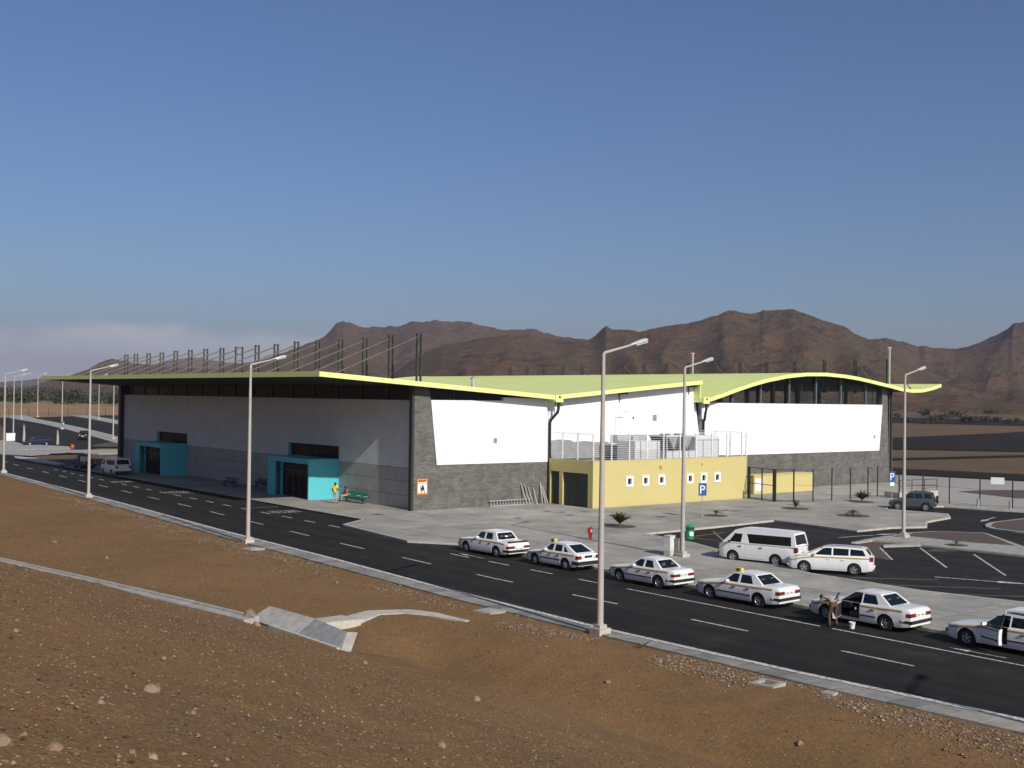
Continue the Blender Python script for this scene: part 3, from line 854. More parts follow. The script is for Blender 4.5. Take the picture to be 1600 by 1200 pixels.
# wall above the annex: rough grey band with an uneven upper edge
tp = [(14.1,5.5),(15.2,5.62),(16.4,5.55),(16.9,5.38),(18.2,5.42),(19.6,5.3),(21,5.33),(21.5,5.1),(22.8,5.02)]
MB().xz([(14.1,3.9),(22.8,3.9)]+tp[::-1], -.075, -.046).build('render_band', 'grey_upstand', T)
MB().xz([(22.9,3.9),(33.2,3.9),(33.2,4.35),(27,4.45),(24,4.8)], -.075, -.046).build('render_band', 'grey_upstand', T)
# small wall fittings
def vent(x, z, w, h, y=-.075):
    m = MB(); m.box(x-w/2, y-.03, z-h/2, x+w/2, y+.02, z+h/2); o = m.build('wall_vent', 'galvanised', T)
    for k in range(3):
        zz = z-h/2+h*(k+.5)/3
        MB().box(x-w/2+.03, y-.036, zz-.03, x+w/2-.03, y-.031, zz+.03).build('louvre', 'ac_dark', o)
vent(8.1, 5.6, .36, .42); vent(27.0, 7.5, .5, .55, -.065); vent(62.2, 5.35, .24, .4); vent(24.2, 7.5, .2, .25, -.065)
def bracket(x, z):
    MB().box(x-.3,-.9,z-.28,x+.25,-.12,z-.06).build('eave_bracket', 'dark_frame', T); MB().box(x-.06,-.12,z-1.0,x+.02,-.05,z-.1).build('bracket_stem', 'ac_dark', T)
bracket(22.4, zB(22.4)+.06); bracket(31.6, zB(31.6)+.06)
for gx, zb in ((14.2, 0.05), (33.05, 4.2)):
    wx = 13.98 if gx < 20 else 33.62
    MB().tube([(gx,-1.05,8.95),(gx,-1.05,8.3),(gx-.03,-.98,8.0),(wx+.05,-.3,7.35),(wx,-.2,7.1),(wx,-.2,zb)], .13, 8).build('downpipe', 'black_metal', T, smooth=50)
    for dx in (-.35, .32): MB().box(gx+dx-.04,-1.1,8.5,gx+dx+.04,-.98,8.95).build('gutter_strap', 'steel_column', T)
MB().tube([(65.38,-.1,10.6),(65.38,-.1,.05)], .14, 8).build('downpipe', 'black_metal', T, smooth=50)
# front wall on the road side: grey panels below, white above, openings over the two doorways
OPEN = [(12.4, 21.9), (45.85, 54.6)]
PORT = [(12.3, 20.1), (45.75, 53.6)]
def wall_seg(name, mat, y0, y1, z0, z1, x0=.30, x1=.55, j=.012):
    MB().box(x0, y0+j, z0+j, x1, y1-j, z1-j).build(name, mat, T)
edges = [.5, 6.4, 12.4, 17.15, 21.9, 27.9, 33.9, 39.9, 45.85, 50.2, 54.6, 60, DEP-.7]
for a, b in zip(edges, edges[1:]):
    inop = any(a >= o0-.01 and b <= o1+.01 for o0, o1 in OPEN)
    inport = any(a < p1-.5 and b > p0+.5 for p0, p1 in PORT)
    if inop:
        wall_seg('white_panel', 'front_white', a, b, 4.7, 8.9)
    else:
        wall_seg('white_panel', 'front_white', a, b, 3.42, 8.9)
        for z0, z1 in ((0.0,1.2),(1.2,2.35),(2.35,3.42)): wall_seg('grey_panel', 'front_grey', a, b, z0, z1, .29)
MB().box(.57,.5,-.2,.6,12.4,8.9).box(.57,21.9,-.2,.6,45.85,8.9).box(.57,54.6,-.2,.6,DEP-.5,8.9).build('wall_core', 'front_grey', T)
for (o0, o1), (p0, p1) in zip(OPEN, PORT):
    for z0, z1 in ((0.0,1.2),(1.2,2.35),(2.35,3.3)):
        wall_seg('grey_panel', 'front_grey', p1+.02, o1, z0, z1, .29)
    for k in range(4):
        a = o0+(o1-o0)*k/4; b = o0+(o1-o0)*(k+1)/4
        MB().box(.62,a+.05,3.36,.64,b-.05,4.68).build('glass_pane', 'building_glass', T)
        MB().box(.58,a-.05,3.32,.68,a+.05,4.7).build('mullion', 'dark_frame', T)
    MB().box(.32,o1-.1,3.55,.6,o1+.0,4.68).build('reveal', 'cyan_panel', T)
    MB().box(.28,o0,3.5,.7,o1,3.56).build('sill', 'dark_frame', T)
    # doorway box
    x0 = -2.7
    MB().box(x0,p0,.11,.28,p0+.16,3.5).build('portal_side', 'cyan_panel', T)
    MB().box(x0,p1-.16,.11,.28,p1,3.5).build('portal_side', 'cyan_panel', T)
    MB().box(x0-.012,p0-.01,3.5,.28,p1+.01,3.62).build('portal_roof', 'cyan_panel', T)
    MB().box(x0+.01,p0+.17,3.18,x0+.15,p1-.17,3.49).build('portal_lintel', 'cyan_panel', T)
    MB().box(x0+.01,p1-1.35,.11,x0+.15,p1-.17,3.17).build('portal_front', 'cyan_panel', T)
    for k in range(5):
        a = p0+.3+(p1-p0-1.8)*k/5; b = p0+.3+(p1-p0-1.8)*(k+1)/5
        MB().box(-2.1,a+.04,.13,-2.08,b-.04,3.1).build('door_pane', 'building_glass', T)
        MB().box(-2.14,a-.05,.12,-2.04,a+.05,3.15).build('door_frame', 'dark_frame', T)
    MB().box(-2.15,p0+.18,2.4,-2.03,p1-1.4,2.5).build('door_rail', 'dark_frame', T)
    MB().box(-2.12,p1-1.9,.12,-2.0,p1-1.38,3.15).build('door_leaf', 'cyan_panel', T)
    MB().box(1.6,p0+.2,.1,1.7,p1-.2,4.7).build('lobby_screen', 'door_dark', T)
# clerestory under the canopy
ys = [.6+4.18*k for k in range(16)]+[DEP-.5]
for a, b in zip(ys, ys[1:]):
    MB().box(.44,a+.06,8.96,.46,b-.06,zA(.5)+.05).build('glass_pane', 'building_glass', T)
    MB().box(.34,a-.16,8.92,.62,a+.16,zA(.4)+.06).build('front_column', 'dark_frame', T)
MB().box(.28,.5,8.9,.6,DEP-.5,8.97).build('sill', 'dark_frame', T)
MB().box(5.6,.6,8.0,5.7,DEP-.6,zA(5.7)+.06).build('added_dark_screen', 'soffit_dark', T)  # added screen inside the hall, keeps the clerestory glass looking dark
# end piers of the front wall, near-black colour standing for shaded slate
MB().box(-.20,.02,-.3,.28,.46,zA(0)+.05).build('slate_pier', 'dark_frame', T)
MB().box(-.20,DEP-.7,-.3,.6,DEP,zA(0)+.05).build('slate_pier', 'dark_frame', T)
# back and east walls
MB().box(.6,DEP-.4,-.3,64.6,DEP-.1,8.9).build('rear_wall', 'front_white', T)
MB().box(64.5,.6,-.3,64.9,DEP-.1,8.9).build('side_wall', 'front_white', T)
for k in range(15):
    y = 1+4.4*k
    MB().box(64.5,y,8.9,64.8,y+.3,10.95).build('side_column', 'steel_column', T)
for k in range(14):
    x = 1+4.6*k
    zt = zA(x) if x < 13.7 else zB(x) if x < 32.3 else interp(ARC, x)
    MB().box(x,DEP-.4,8.9,x+.3,DEP-.1,zt+.06).build('rear_column', 'steel_column', T)
# masts with their stay rods
def mast(wide):
    m = MB(); g_ = .20 if wide else .15
    for s in (-1, 1):
        m.box(-.10,s*g_-.055,0,.10,s*g_+.055,1)
    return m
mm = {}
def put_mast(x, y, zb, zt, wide, foot):
    key = (wide, round(zt-zb,1))
    if key not in mm:
        m = MB(); g_ = .38 if wide else .19; h = zt-zb
        for s in (-1, 1): m.box(s*g_-.055,-.09,0,s*g_+.055,.09,h)
        for q in (.25,.55,.8,.97): m.box(-g_+.056,-.06,h*q-.05,g_-.056,.06,h*q+.05)
        o = m.build('mast', 'mast_steel', T); mm[key] = o
    else: o = share(mm[key], T)
    o.location = (x,y,zb)
    d = .14; MB().tube([(x+(d if foot[0] > x else -d),y,zt-.3),(foot[0],y,foot[1])], .06, 6).build('stay_rod', 'rod_steel', T)
    MB().box(foot[0]-.14,y-.09,foot[1]-.16,foot[0]+.14,y+.09,foot[1]+.05).build('rod_anchor', 'rod_steel', T)
for k in range(17):
    put_mast(1.0, 1.0+4.18*k-(0.9 if k == 16 else 0), zA(1)+.2, 14.33-.028*k, k == 8, (-6.9, zA(-6.9)+.36))
for k in range(17):
    put_mast(66.0, .8+4.41*k, 10.3, 14.25, k == 7, (70.6, 10.95))
for y in (.9, 31.4):
    MB().box(65.55,y-.6,10.3,65.75,y-.4,15.6).box(65.3,y-.55,15.5,66.0,y-.45,15.62).build('roof_light_mast', 'lamp_pole', T)
def cowl(x, y, z):
    m = MB(); m.tube([(x,y,z),(x,y,z+.75)], .17, 10); m.lathe([(.0,.36),(.24,.18),(.24,0),(.0,0)], (x,y,z+.8), 10)
    return m.build('vent_cowl', 'galvanised', T, smooth=40)
cowl(6.8, 1.4, zA(6.8)+.3); cowl(2.2, 26, zA(2.2)+.3); cowl(10.5, 17, zA(10.5)+.3)
# pictogram board fixed to the slate pier
S = MB().box(.30,-.07,1.38,1.30,-.002,2.62).build('pictogram_board', 'orange_sign', T)
MB().box(.38,-.078,1.5,1.22,-.071,2.22).build('white_field', 'sign_white', S)
MB().box(.40,-.078,2.27,1.2,-.071,2.34).build('white_rule', 'sign_white', S)
MB().box(.42,-.078,2.42,1.14,-.071,2.5).build('word_bar', 'sign_black', S)
m = MB()
m.xz([(.68,1.72),(.98,1.72),(1.0,1.95),(.66,1.95)], -.084,-.079); m.box(.74,-.084,1.955,.92,-.079,2.12)
m.xz([(.56,2.1),(.60,2.12),(.70,1.66),(.66,1.64)], -.084,-.079); m.xz([(.66,1.64),(1.04,1.64),(1.04,1.69),(.66,1.69)], -.0845,-.0795)
for cx in (.70, 1.0): m.prism([(cx+.06*math.cos(a*.7854), 1.57+.06*math.sin(a*.7854)) for a in range(8)], lambda p:(p[0],-.084,p[1]), lambda p:(p[0],-.079,p[1]))
m.build('trolley_symbol', 'sign_black', S)

# ------------------------------------------------------------------ yellow annex
A = thing('service_annex', 'low yellow flat roofed annex with six small white framed windows against the white wall', 'annex', (13.9,-5.9,0))
aw, ad, ah = 19.45, 5.82, 4.0
WIN = [4.20, 6.12, 8.08, 11.72, 13.5, 15.32]
m = MB(); ww, wh, wz = .46, .52, 2.21
holes = [[(x-ww/2,wz-wh/2),(x+ww/2,wz-wh/2),(x+ww/2,wz+wh/2),(x-ww/2,wz+wh/2)] for x in WIN]
outer = [(0,-.2),(aw,-.2),(aw,ah),(0,ah)]
def holed(outer, holes, fn, depth, m, mi=0):
    loops = [outer]+holes; flat = [p for l in loops for p in l]
    tris = tessellate_polygon([[Vector((p[0],p[1],0)) for p in l] for l in loops])
    o = len(m.v); m.add([fn(p, 0) for p in flat], [tuple(t) for t in tris], mi)
    k = 0
    for l in loops:
        n = len(l); m.add([fn(p, 0) for p in l]+[fn(p, depth) for p in l], [(i,(i+1)%n,n+(i+1)%n,n+i) for i in range(n)], mi)
holed(outer, holes, lambda p, d: (p[0], d, p[1]), .3, m)
m.build('front_wall', 'yellow_render', A)
m = MB(); m.box(aw-.3,.31,-.2,aw,ad,ah).build('end_wall', 'yellow_render', A)
m = MB(); m.box(0,.31,2.93,.3,ad,ah).box(0,.31,-.2,.3,.62,2.929).box(0,3.85,-.2,.3,4.28,2.929).box(0,5.45,-.2,.3,ad,2.929).build('side_wall', 'yellow_render', A)
MB().box(.16,.63,.1,.2,2.24,2.9).build('dark_door', 'door_dark', A); MB().box(.16,2.26,.1,.2,3.84,2.9).build('dark_door', 'door_dark', A)
MB().box(.16,4.29,.1,.2,5.44,2.9).build('dark_door', 'door_dark', A)
MB().box(.31,.31,3.62,aw-.31,ad,3.72).build('flat_roof', 'grey_upstand', A)
MB().box(-.02,-.02,4.001,aw+.02,.32,4.05).build('coping', 'yellow_render', A)
for x in WIN:
    m = MB(); e = .20
    holed([(x-ww/2-e,wz-wh/2-e),(x+ww/2+e,wz-wh/2-e),(x+ww/2+e,wz+wh/2+e),(x-ww/2-e,wz+wh/2+e)], [[(x-ww/2+.01,wz-wh/2+.01),(x+ww/2-.01,wz-wh/2+.01),(x+ww/2-.01,wz+wh/2-.01),(x-ww/2+.01,wz+wh/2-.01)]], lambda p, d: (p[0], -.07+d, p[1]), .25, m)
    f = m.build('window', 'white_paint', A)
    MB().box(x-ww/2+.02,.12,wz-wh/2+.02,x+ww/2-.02,.13,wz+wh/2-.02).build('pane', 'building_glass', f)
    MB().box(x-ww/2+.02,.2,wz-wh/2+.02,x-.02,.22,wz+wh/2-.02).build('dark_half_panel', 'ac_dark', f)  # dark panel across the left half, behind the pane
for x, z, s in ((7.98,3.3,.3),(13.3,3.42,.18)):
    MB().box(x-s/2,-.03,z-s/2,x+s/2,-.002,z+s/2).build('air_grille', 'stripe_ochre', A)
# railing round the annex roof
posts = [(.05,.05)]+[(2.08*k+.05,.05) for k in range(1,10)]+[(aw-.06,.05)]
posts += [(.05,2.0),(.05,3.95),(aw-.06,2.0),(aw-.06,3.9)]
rp = MB().box(-.045,-.045,4.05,.045,.045,6.25).build('railing_post', 'white_rail', A); rp.location = (*posts[0],0)
for p in posts[1:]: share(rp, A, (*p,0))
wr = MB()
for k in range(12):
    z = 4.2+k*.182
    wr.box(.06,.043,z-.008,aw-.07,.055,z+.008); wr.box(.043,.06,z-.008,.055,ad-.1,z+.008); wr.box(aw-.07,.06,z-.008,aw-.058,ad-.1,z+.008)
o = wr.build('railing_wire', 'white_rail', A); o['kind'] = 'stuff'
MB().box(.02,.02,6.251,aw-.02,.07,6.29).box(.02,.071,6.251,.07,ad-.1,6.29).box(aw-.07,.071,6.251,aw-.02,ad-.1,6.29).build('top_rail', 'white_rail', A)
# machines on the annex roof
def plant(name, label, cat, x, y, w, d, h, build):
    o = thing(name, label, cat, (13.9+x,-5.9+y,3.72)); build(o, w, d, h); return o
def cabinet_unit(o, w, d, h, louv=True):
    MB().box(0,0,.12,w,d,h).build('casing', 'ac_panel', o)
    MB().box(.1,.1,0,w-.1,d-.1,.119).build('plinth', 'ac_dark', o)
    n = max(1, int(w/1.1))
    for k in range(n):
        a, b = w*k/n+.05, w*(k+1)/n-.05
        MB().box(a,-.02,.2,b,-.002,h-.1).build('access_panel', 'ac_panel', o)
        if louv:
            for q in range(5): MB().box(a+.12,-.03,.45+q*.14,b-.12,-.021,.50+q*.14).build('louvre', 'galvanised', o)
plant('air_handling_unit', 'low pale roof unit with louvred doors behind the railing, left of the condenser', 'roof unit', 5.7, .9, 3.1, 2.2, 1.85, cabinet_unit)
plant('air_handling_unit', 'tall grey cabinet unit at the right end of the roof machines', 'roof unit', 13.7, 1.2, 3.2, 2.4, 2.25, lambda o,w,d,h: cabinet_unit(o,w,d,h,False))
def condenser(o, w, d, h):
    MB().box(0,0,.1,w,d,.9).build('base_casing', 'ac_panel', o)
    MB().box(0,0,h-.12,w,d,h).build('top_deck', 'ac_panel', o)
    for a, b in ((.15,1.75),(1.95,3.55)):
        m = MB(); c = (a+b)/2
        m.hexa([(a,0,h-.121),(a+.12,0,h-.121),(c+.02,0,.901),(c-.1,0,.901)], [(a,d,h-.121),(a+.12,d,h-.121),(c+.02,d,.901),(c-.1,d,.901)])
        m.build('coil', 'ac_dark', o)
        m = MB(); m.hexa([(b-.12,0,h-.121),(b,0,h-.121),(c+.14,0,.901),(c+.03,0,.901)], [(b-.12,d,h-.121),(b,d,h-.121),(c+.14,d,.901),(c+.03,d,.901)])
        m.build('coil', 'ac_dark', o)
        MB().xz([(a+.14,h-.122),(b-.14,h-.122),(c+.02,.95)], .12, .14).build('coil_panel', 'galvanised', o)
        MB().lathe([(.48,0),(.48,.16),(.44,.16),(.44,.02),(0,.02)], (c,d/2,h), 14).build('fan_cowl', 'ac_dark', o)
    for a in (0, w-.08): MB().box(a,-.01,.901,a+.08,.08,h-.121).build('frame_post', 'ac_panel', o)
plant('condenser', 'silver condenser with two V shaped coils between the roof cabinets', 'roof unit', 9.75, 1.0, 3.75, 2.3, 2.3, condenser)
def ductrun(o, w, d, h):
    MB().box(0,0,1.55,w,d,h).build('duct', 'galvanised', o); MB().box(.1,.1,0,.2,.2,1.549).box(w-.2,.1,0,w-.1,.2,1.549).build('duct_leg', 'ac_dark', o)
    MB().box(w*.45,-.3,1.7,w*.45+.4,-.001,h-.1).build('duct_branch', 'galvanised', o)
plant('duct', 'galvanised duct raised over the low roof unit', 'duct', 5.9, 3.3, 3.6, .9, 2.3, ductrun)
o = thing('radio_aerial', 'thin whip aerial standing on the annex roof by the duct', 'aerial', (13.9+8.0,-5.9+5.2,3.72))
MB().tube([(0,0,0),(0,0,4.4)], .022, 6).build('whip', 'galvanised', o); MB().box(-.1,-.1,0,.1,.1,.06).build('foot', 'ac_dark', o); MB().box(0,-.3,4.35,.9,-.27,4.4).build('crosspiece', 'galvanised', o)

# ------------------------------------------------------------------ things by the gable wall
L = thing('ladder', 'aluminium ladder lying on its edge along the foot of the slate wall', 'ladder', (7.4,-.42,.125))
MB().box(0,-.03,0,4.6,.03,.06).build('rail', 'aluminium', L); MB().box(0,.10,.42,4.6,.16,.48).build('rail', 'aluminium', L)
rg = None
for k in range(15):
    x = .15+k*.31
    if rg is None: rg = MB().bar((0,0,.05),(0,.13,.44), .05, .05).build('rung', 'aluminium', L); rg.location = (x,0,0)
    else: share(rg, L, (x,0,0))
for k, (x, h, dx) in enumerate(((11.25,1.85,-.35),(11.6,1.75,-.3),(11.95,1.5,-.25),(12.35,1.35,-.05),(12.95,1.75,.12),(13.3,1.8,-.22),(13.55,1.45,-.2))):
    how = ['leftmost weathered pole of the bundle leaning on the slate wall','second pole from the left leaning on the slate wall, tall','third pole from the left leaning on the slate wall','short upright pole in the middle of those leaning on the wall','pole tilting left at the right hand pair by the downpipe','pole tilting right at the right hand pair by the downpipe','rightmost short pole leaning beside the black downpipe'][k]
    o = MB().tube([(0,-.55,0),(dx*.5,-.3,h*.5),(dx,-.05,h)], [.05,.055,.045], 7).build('wooden_pole', 'wood_pole', smooth=50)
    o.location = (x,0,.12); tag(o, how, 'pole', 'poles leaning against the slate wall')
# benches along the front
def bench(mat, label, x, y, n, rz, group='seat rows under the canopy'):
    b = thing('seat_row', label, 'bench', (x,y,.12), rz, group)
    w = .56*n
    MB().box(-.05,-w/2,.33,.05,w/2,.40).build('beam', 'black_metal', b)
    for s in (-1, 1):
        MB().box(-.25,s*(w/2-.35)-.04,0,.3,s*(w/2-.35)+.04,.05).box(-.04,s*(w/2-.35)-.035,.051,.04,s*(w/2-.35)+.035,.329).build('leg', 'black_metal', b)
    for k in range(n):
        y0 = -w/2+.56*k+.03; y1 = y0+.5
        m = MB(); pr = [(-.28,.47),(-.05,.41),(.17,.42),(.24,.5),(.38,.86),(.34,.88),(.19,.53),(.14,.46),(-.05,.45),(-.27,.51)]
        m.prism(pr, lambda p:(p[0],y0,p[1]), lambda p:(p[0],y1,p[1])); m.build('seat', mat, b, smooth=40)
        if k in (0, n-1) or k == 2: MB().box(-.15,y0-.026,.60,.25,y0-.006,.64).build('armrest', 'aluminium', b)
    return b
bench('seat_green', 'row of green plastic seats in the sun beside the near cyan doorway', -.45, 8.3, 6, 0)
bench('seat_blue', 'dark blue row of seats standing out from the shaded wall past the near doorway', -2.3, 29.2, 5, 0)
bench('seat_blue', 'dark row of seats tight against the shaded wall just past the near doorway', -.4, 25.2, 8, 0)
bench('seat_blue', 'dark row of seats against the wall just past the far doorway', -.4, 58.8, 5, 0)

# ------------------------------------------------------------------ vehicles
def make_wheel(root, x, y, r, style, wdt=.20):
    s = 1 if x > 0 else -1
    h = wdt/2
    t = MB().lathe([(r*.60,-h),(r*.92,-h),(r,-h*.7),(r,h*.7),(r*.92,h),(r*.60,h*.9),(r*.58,h*.3),(r*.58,-h)], (0,0,0), 22, 'x').build('wheel', 'tyre', root, smooth=40)
    t.location = (x,y,r)
    f = .6*h*s
    d = MB().lathe([(0,-.02),(r*.60,-.02),(r*.60,.0),(0,.0)], (f*.3,0,0), 18, 'x').build('rim_disc', 'rim_dark', t)
    m = MB()
    if style == 'cap':
        m.lathe([(0,.05*s),(r*.2,.05*s),(r*.3,.03*s),(r*.52,.035*s),(r*.59,.0)], (f,0,0), 18, 'x')
    else:
        n = 5
        for k in range(n):
            a = 2*math.pi*k/n+.3
            for (q, w0, w1) in ((1, .20, .30),):
                c, sn = math.cos(a), math.sin(a)
                P = lambda rr, w, xx: (xx, rr*c-w*sn, rr*sn+w*c)
                i, o = r*.08, r*.585
                b = [P(i,-r*.07,f), P(o,-r*.12,f), P(o,r*.12,f), P(i,r*.07,f)]
                tp = [P(i,-r*.07,f+.03*s), P(o,-r*.12,f+.02*s), P(o,r*.12,f+.02*s), P(i,r*.07,f+.03*s)]
                m.hexa(b, tp)
        m.lathe([(r*.50,f-.0),(r*.60,f-.0),(r*.61,f+.035*s),(r*.55,f+.03*s),(r*.50,f)], (0,0,0), 22, 'x')
        m.lathe([(0,f+.04*s),(r*.13,f+.035*s),(r*.14,f)], (0,0,0), 10, 'x')
    m.build('rim', 'rim_silver', t, smooth=35)
    return t

def car(sp, label, cat, loc, rz, group=None, taxi=True, open_door=None, name=None):
    root = thing(name or sp['name'], label, cat, loc, rz, group)
    Lg, paint = sp['L'], sp.get('paint', 'paint_white')
    yy = lambda s: Lg/2-s
    W = lambda s: interp(sp['w'], s)
    ZT = lambda s: interp(sp['zt'], s)
    rw, ra = sp['rw'], sp['rw']+.065
    def ZB(s):
        z = interp(sp['zb'], s)
        for c in (sp['sf'], sp['sr']):
            if abs(s-c) < ra: z = max(z, rw+math.sqrt(ra*ra-(s-c)**2))
        return z
    def SX(s, z):
        w = W(s); t = 0
        if z < .48: t = .055*((.48-z)/.28)**2
        elif z > .60: t = sp.get('tuck', .035)*((z-.60)/.35)**2
        return w-t
    doors = sp['doors']
    st = [Lg*i/54 for i in range(55)]
    for c in (sp['sf'], sp['sr']): st += [c+ra*math.cos(math.pi*k/12) for k in range(13)]+[c-ra-.006, c+ra+.006]
    if open_door: st += [doors[0][0], doors[0][1]]
    st = sorted(set(round(s, 4) for s in st if 0 <= s <= Lg))
    T5 = [0,.18,.38,.58,.78,1]
    def ring(s, sg):
        zb, zt = ZB(s), ZT(s); top = zt-.05
        if top < zb+.02: top = zb+.02
        pts = [(sg*(SX(s, zb+(top-zb)*t)), yy(s), zb+(top-zb)*t) for t in T5]
        x1 = SX(s, top)
        pts += [(sg*(x1-.022), yy(s), zt-.014), (sg*(x1-.07), yy(s), zt), (sg*x1*.5, yy(s), zt+.014), (0, yy(s), zt+.02)]
        return pts
    m = MB()
    gap0 = (sp['cab0'], sp['cab1'])           # top left open inside the cabin
    for sg in (-1, 1):
        rs = [ring(s, sg) for s in st]; n = len(rs[0]); base = len(m.v)
        m.v.extend([p for r in rs for p in r])
        for i in range(len(st)-1):
            sm_ = (st[i]+st[i+1])/2
            for k in range(n-1):
                if k >= 7 and gap0[0] < sm_ < gap0[1]: continue
                if open_door and sg == -1 and k < 8 and doors[0][0] < sm_ < doors[0][1] and k >= 1: continue
                m.f.append((base+i*n+k, base+i*n+k+1, base+(i+1)*n+k+1, base+(i+1)*n+k)); m.mi.append(0)
    for s in (st[0], st[-1]):
        a, b = ring(s, -1), ring(s, 1); n = len(a)
        m.add(a+b, [(i,i+1,n+i+1,n+i) for i in range(n-1)])
    m.build('body', paint, root, smooth=38)
    # underside, wheel wells and floor
    u = MB(); z0 = .20
    u.box(-W(Lg/2)+.24, yy(Lg-.25), z0, W(Lg/2)-.24, yy(.25), .36)
    u.box(-W(Lg/2)+.07, yy(sp['sr']-ra-.05), z0+.02, W(Lg/2)-.07, yy(sp['sf']+ra+.05), .33)
    u.box(-W(1)+.3, yy(sp['sf']+ra+.1), .361, W(1)-.3, yy(.2), min(.62, ZT(.6)-.1))
    u.box(-W(1)+.3, yy(Lg-.2), .361, W(1)-.3, yy(sp['sr']-ra), .6)
    u.build('underbody', 'interior_dark', root)
    # cabin
    wb, wr, zl, zr = sp['wb'], sp['wr'], sp['belt'], sp['roof']
    X = lambda z: wb+(wr-wb)*max(0,(z-zl))/(zr-zl)
    out = sp['outline']
    wins = sp['windows']
    for sg in (-1, 1):
        hl = list(wins)
        f = MB()
        if open_door and sg == -1:
            hl = hl[1:]; b = doors[0]
            hl = [sp['door_hole']]+hl
        holed(out, [list(w_) for w_ in hl], lambda p, d: (sg*(X(p[1])-d), yy(p[0]), p[1]), .045, f)
        f.build('cabin_side', paint, root)
        for i, w_ in enumerate(wins):
            if open_door and sg == -1 and i == 0: continue
            cx = sum(p[0] for p in w_)/len(w_); cz = sum(p[1] for p in w_)/len(w_)
            pl = [(cx+(p[0]-cx)*1.01, cz+(p[1]-cz)*1.01) for p in w_]
            g_ = MB(); g_.prism(pl, lambda p: (sg*(X(p[1])-.022), yy(p[0]), p[1]), lambda p: (sg*(X(p[1])-.026), yy(p[0]), p[1]))
            g_.build('side_window', 'car_glass', root)
    def screen(sa, za, sb, zb_, name, iu=.06, iv=.07, white_top=.0):
        c0, c1 = X(za)-.012, X(zb_)-.012
        P = lambda u, v, d=0: ((2*u-1)*(c0+(c1-c0)*v), yy(sa+(sb-sa)*v)+(-d if sa < sb else d)*.7, za+(zb_-za)*v-d*.6)
        f = MB(); hole = [(iu,iv),(1-iu,iv),(1-iu,1-iv-white_top),(iu,1-iv-white_top)]
        holed([(0,0),(1,0),(1,1),(0,1)], [hole], lambda p, d: P(p[0], p[1], d), .03, f)
        f.build(name+'_frame', paint, root)
        g_ = MB(); g_.prism([(iu-.008,iv-.01),(1-iu+.008,iv-.01),(1-iu+.008,1-iv-white_top+.01),(iu-.008,1-iv-white_top+.01)], lambda p: P(p[0],p[1],.012), lambda p: P(p[0],p[1],.016))
        g_.build(name, 'car_glass', root)
    ws, rs_ = sp['screen'], sp['rear']
    screen(ws[0], ws[1], ws[2], ws[3], 'windscreen')
    screen(rs_[0], rs_[1], rs_[2], rs_[3], 'rear_window', sp.get('riu', .07), sp.get('riv', .08))
    # roof
    rows = []; n = 12; a, b = ws[2], rs_[2]
    top = [p for p in out if p[1] > zr-.10]
    topz = sorted([(p[0], p[1]) for p in top])
    for i in range(n+1):
        u_ = i/n; s = a+(b-a)*u_; ze = interp(topz, s); row = []
        for k in range(11):
            v = k/10*2-1
            row.append((v*(X(ze)+.004), yy(s), ze+.004+sp.get('crown', .045)*(1-abs(v)**2.6)*(1-.85*abs(2*u_-1)**3)))
        rows.append(row)
    rf = MB().grid(rows)
    rf.build('roof', paint, root, smooth=50)
    # seats and dashboard
    q = sp['seats']
    for s in q:
        for sx in ((-.36, .36) if s != q[-1] or len(q) == 1 else (-.33, .33)):
            w_ = .25 if s != q[-1] else .31
            m = MB(); m.box(sx-w_, yy(s+.5), .34, sx+w_, yy(s), .52); m.hexa([(sx-w_,yy(s+.62),.5),(sx+w_,yy(s+.62),.5),(sx+w_,yy(s+.5),.5),(sx-w_,yy(s+.5),.5)], [(sx-w_*.85,yy(s+.76),zl+.10),(sx+w_*.85,yy(s+.76),zl+.10),(sx+w_*.85,yy(s+.66),zl+.10),(sx-w_*.85,yy(s+.66),zl+.10)])
            m.box(sx-.12,yy(s+.79),zl+.13,sx+.12,yy(s+.70),zl+.28)
            m.build('car_seat', 'seat_grey', root)
    MB().box(-wb+.06, yy(ws[0]+.55), zl-.28, wb-.06, yy(ws[0]+.12), zl-.02).build('dashboard', 'interior_dark', root)
    if sp.get('shelf'): MB().box(-wb+.08, yy(sp['shelf'][1]), zl-.06, wb-.08, yy(sp['shelf'][0]), zl-.02).build('rear_shelf', 'interior_dark', root)
    # doors with handles, seams and trim
    def patch(s0, s1, z0, z1, off, sg, nm, mat, par=root, rel=False, th=.012):
        n = max(2, int((s1-s0)/.12)); kk = 5; rows = []
        for i in range(n+1):
            s = s0+(s1-s0)*i/n; r_ = []
            for k in range(kk+1):
                za = (ZT(s)+z0) if rel else z0; zc = (ZT(s)+z1) if rel else z1
                z = za+(zc-za)*k/kk
                r_.append((sg*(SX(s, z)+off), yy(s), z))
            rows.append(r_)
        m = MB(); m.grid(rows)
        N = kk+1
        inn = [[(p[0]-sg*th, p[1], p[2]) for p in r_] for r_ in rows]
        m.grid([rows[0], inn[0]]); m.grid([rows[-1], inn[-1]])
        m.grid([[r_[0] for r_ in rows], [r_[0] for r_ in inn]]); m.grid([[r_[-1] for r_ in rows], [r_[-1] for r_ in inn]])
        return m.build(nm, mat, par, smooth=30)
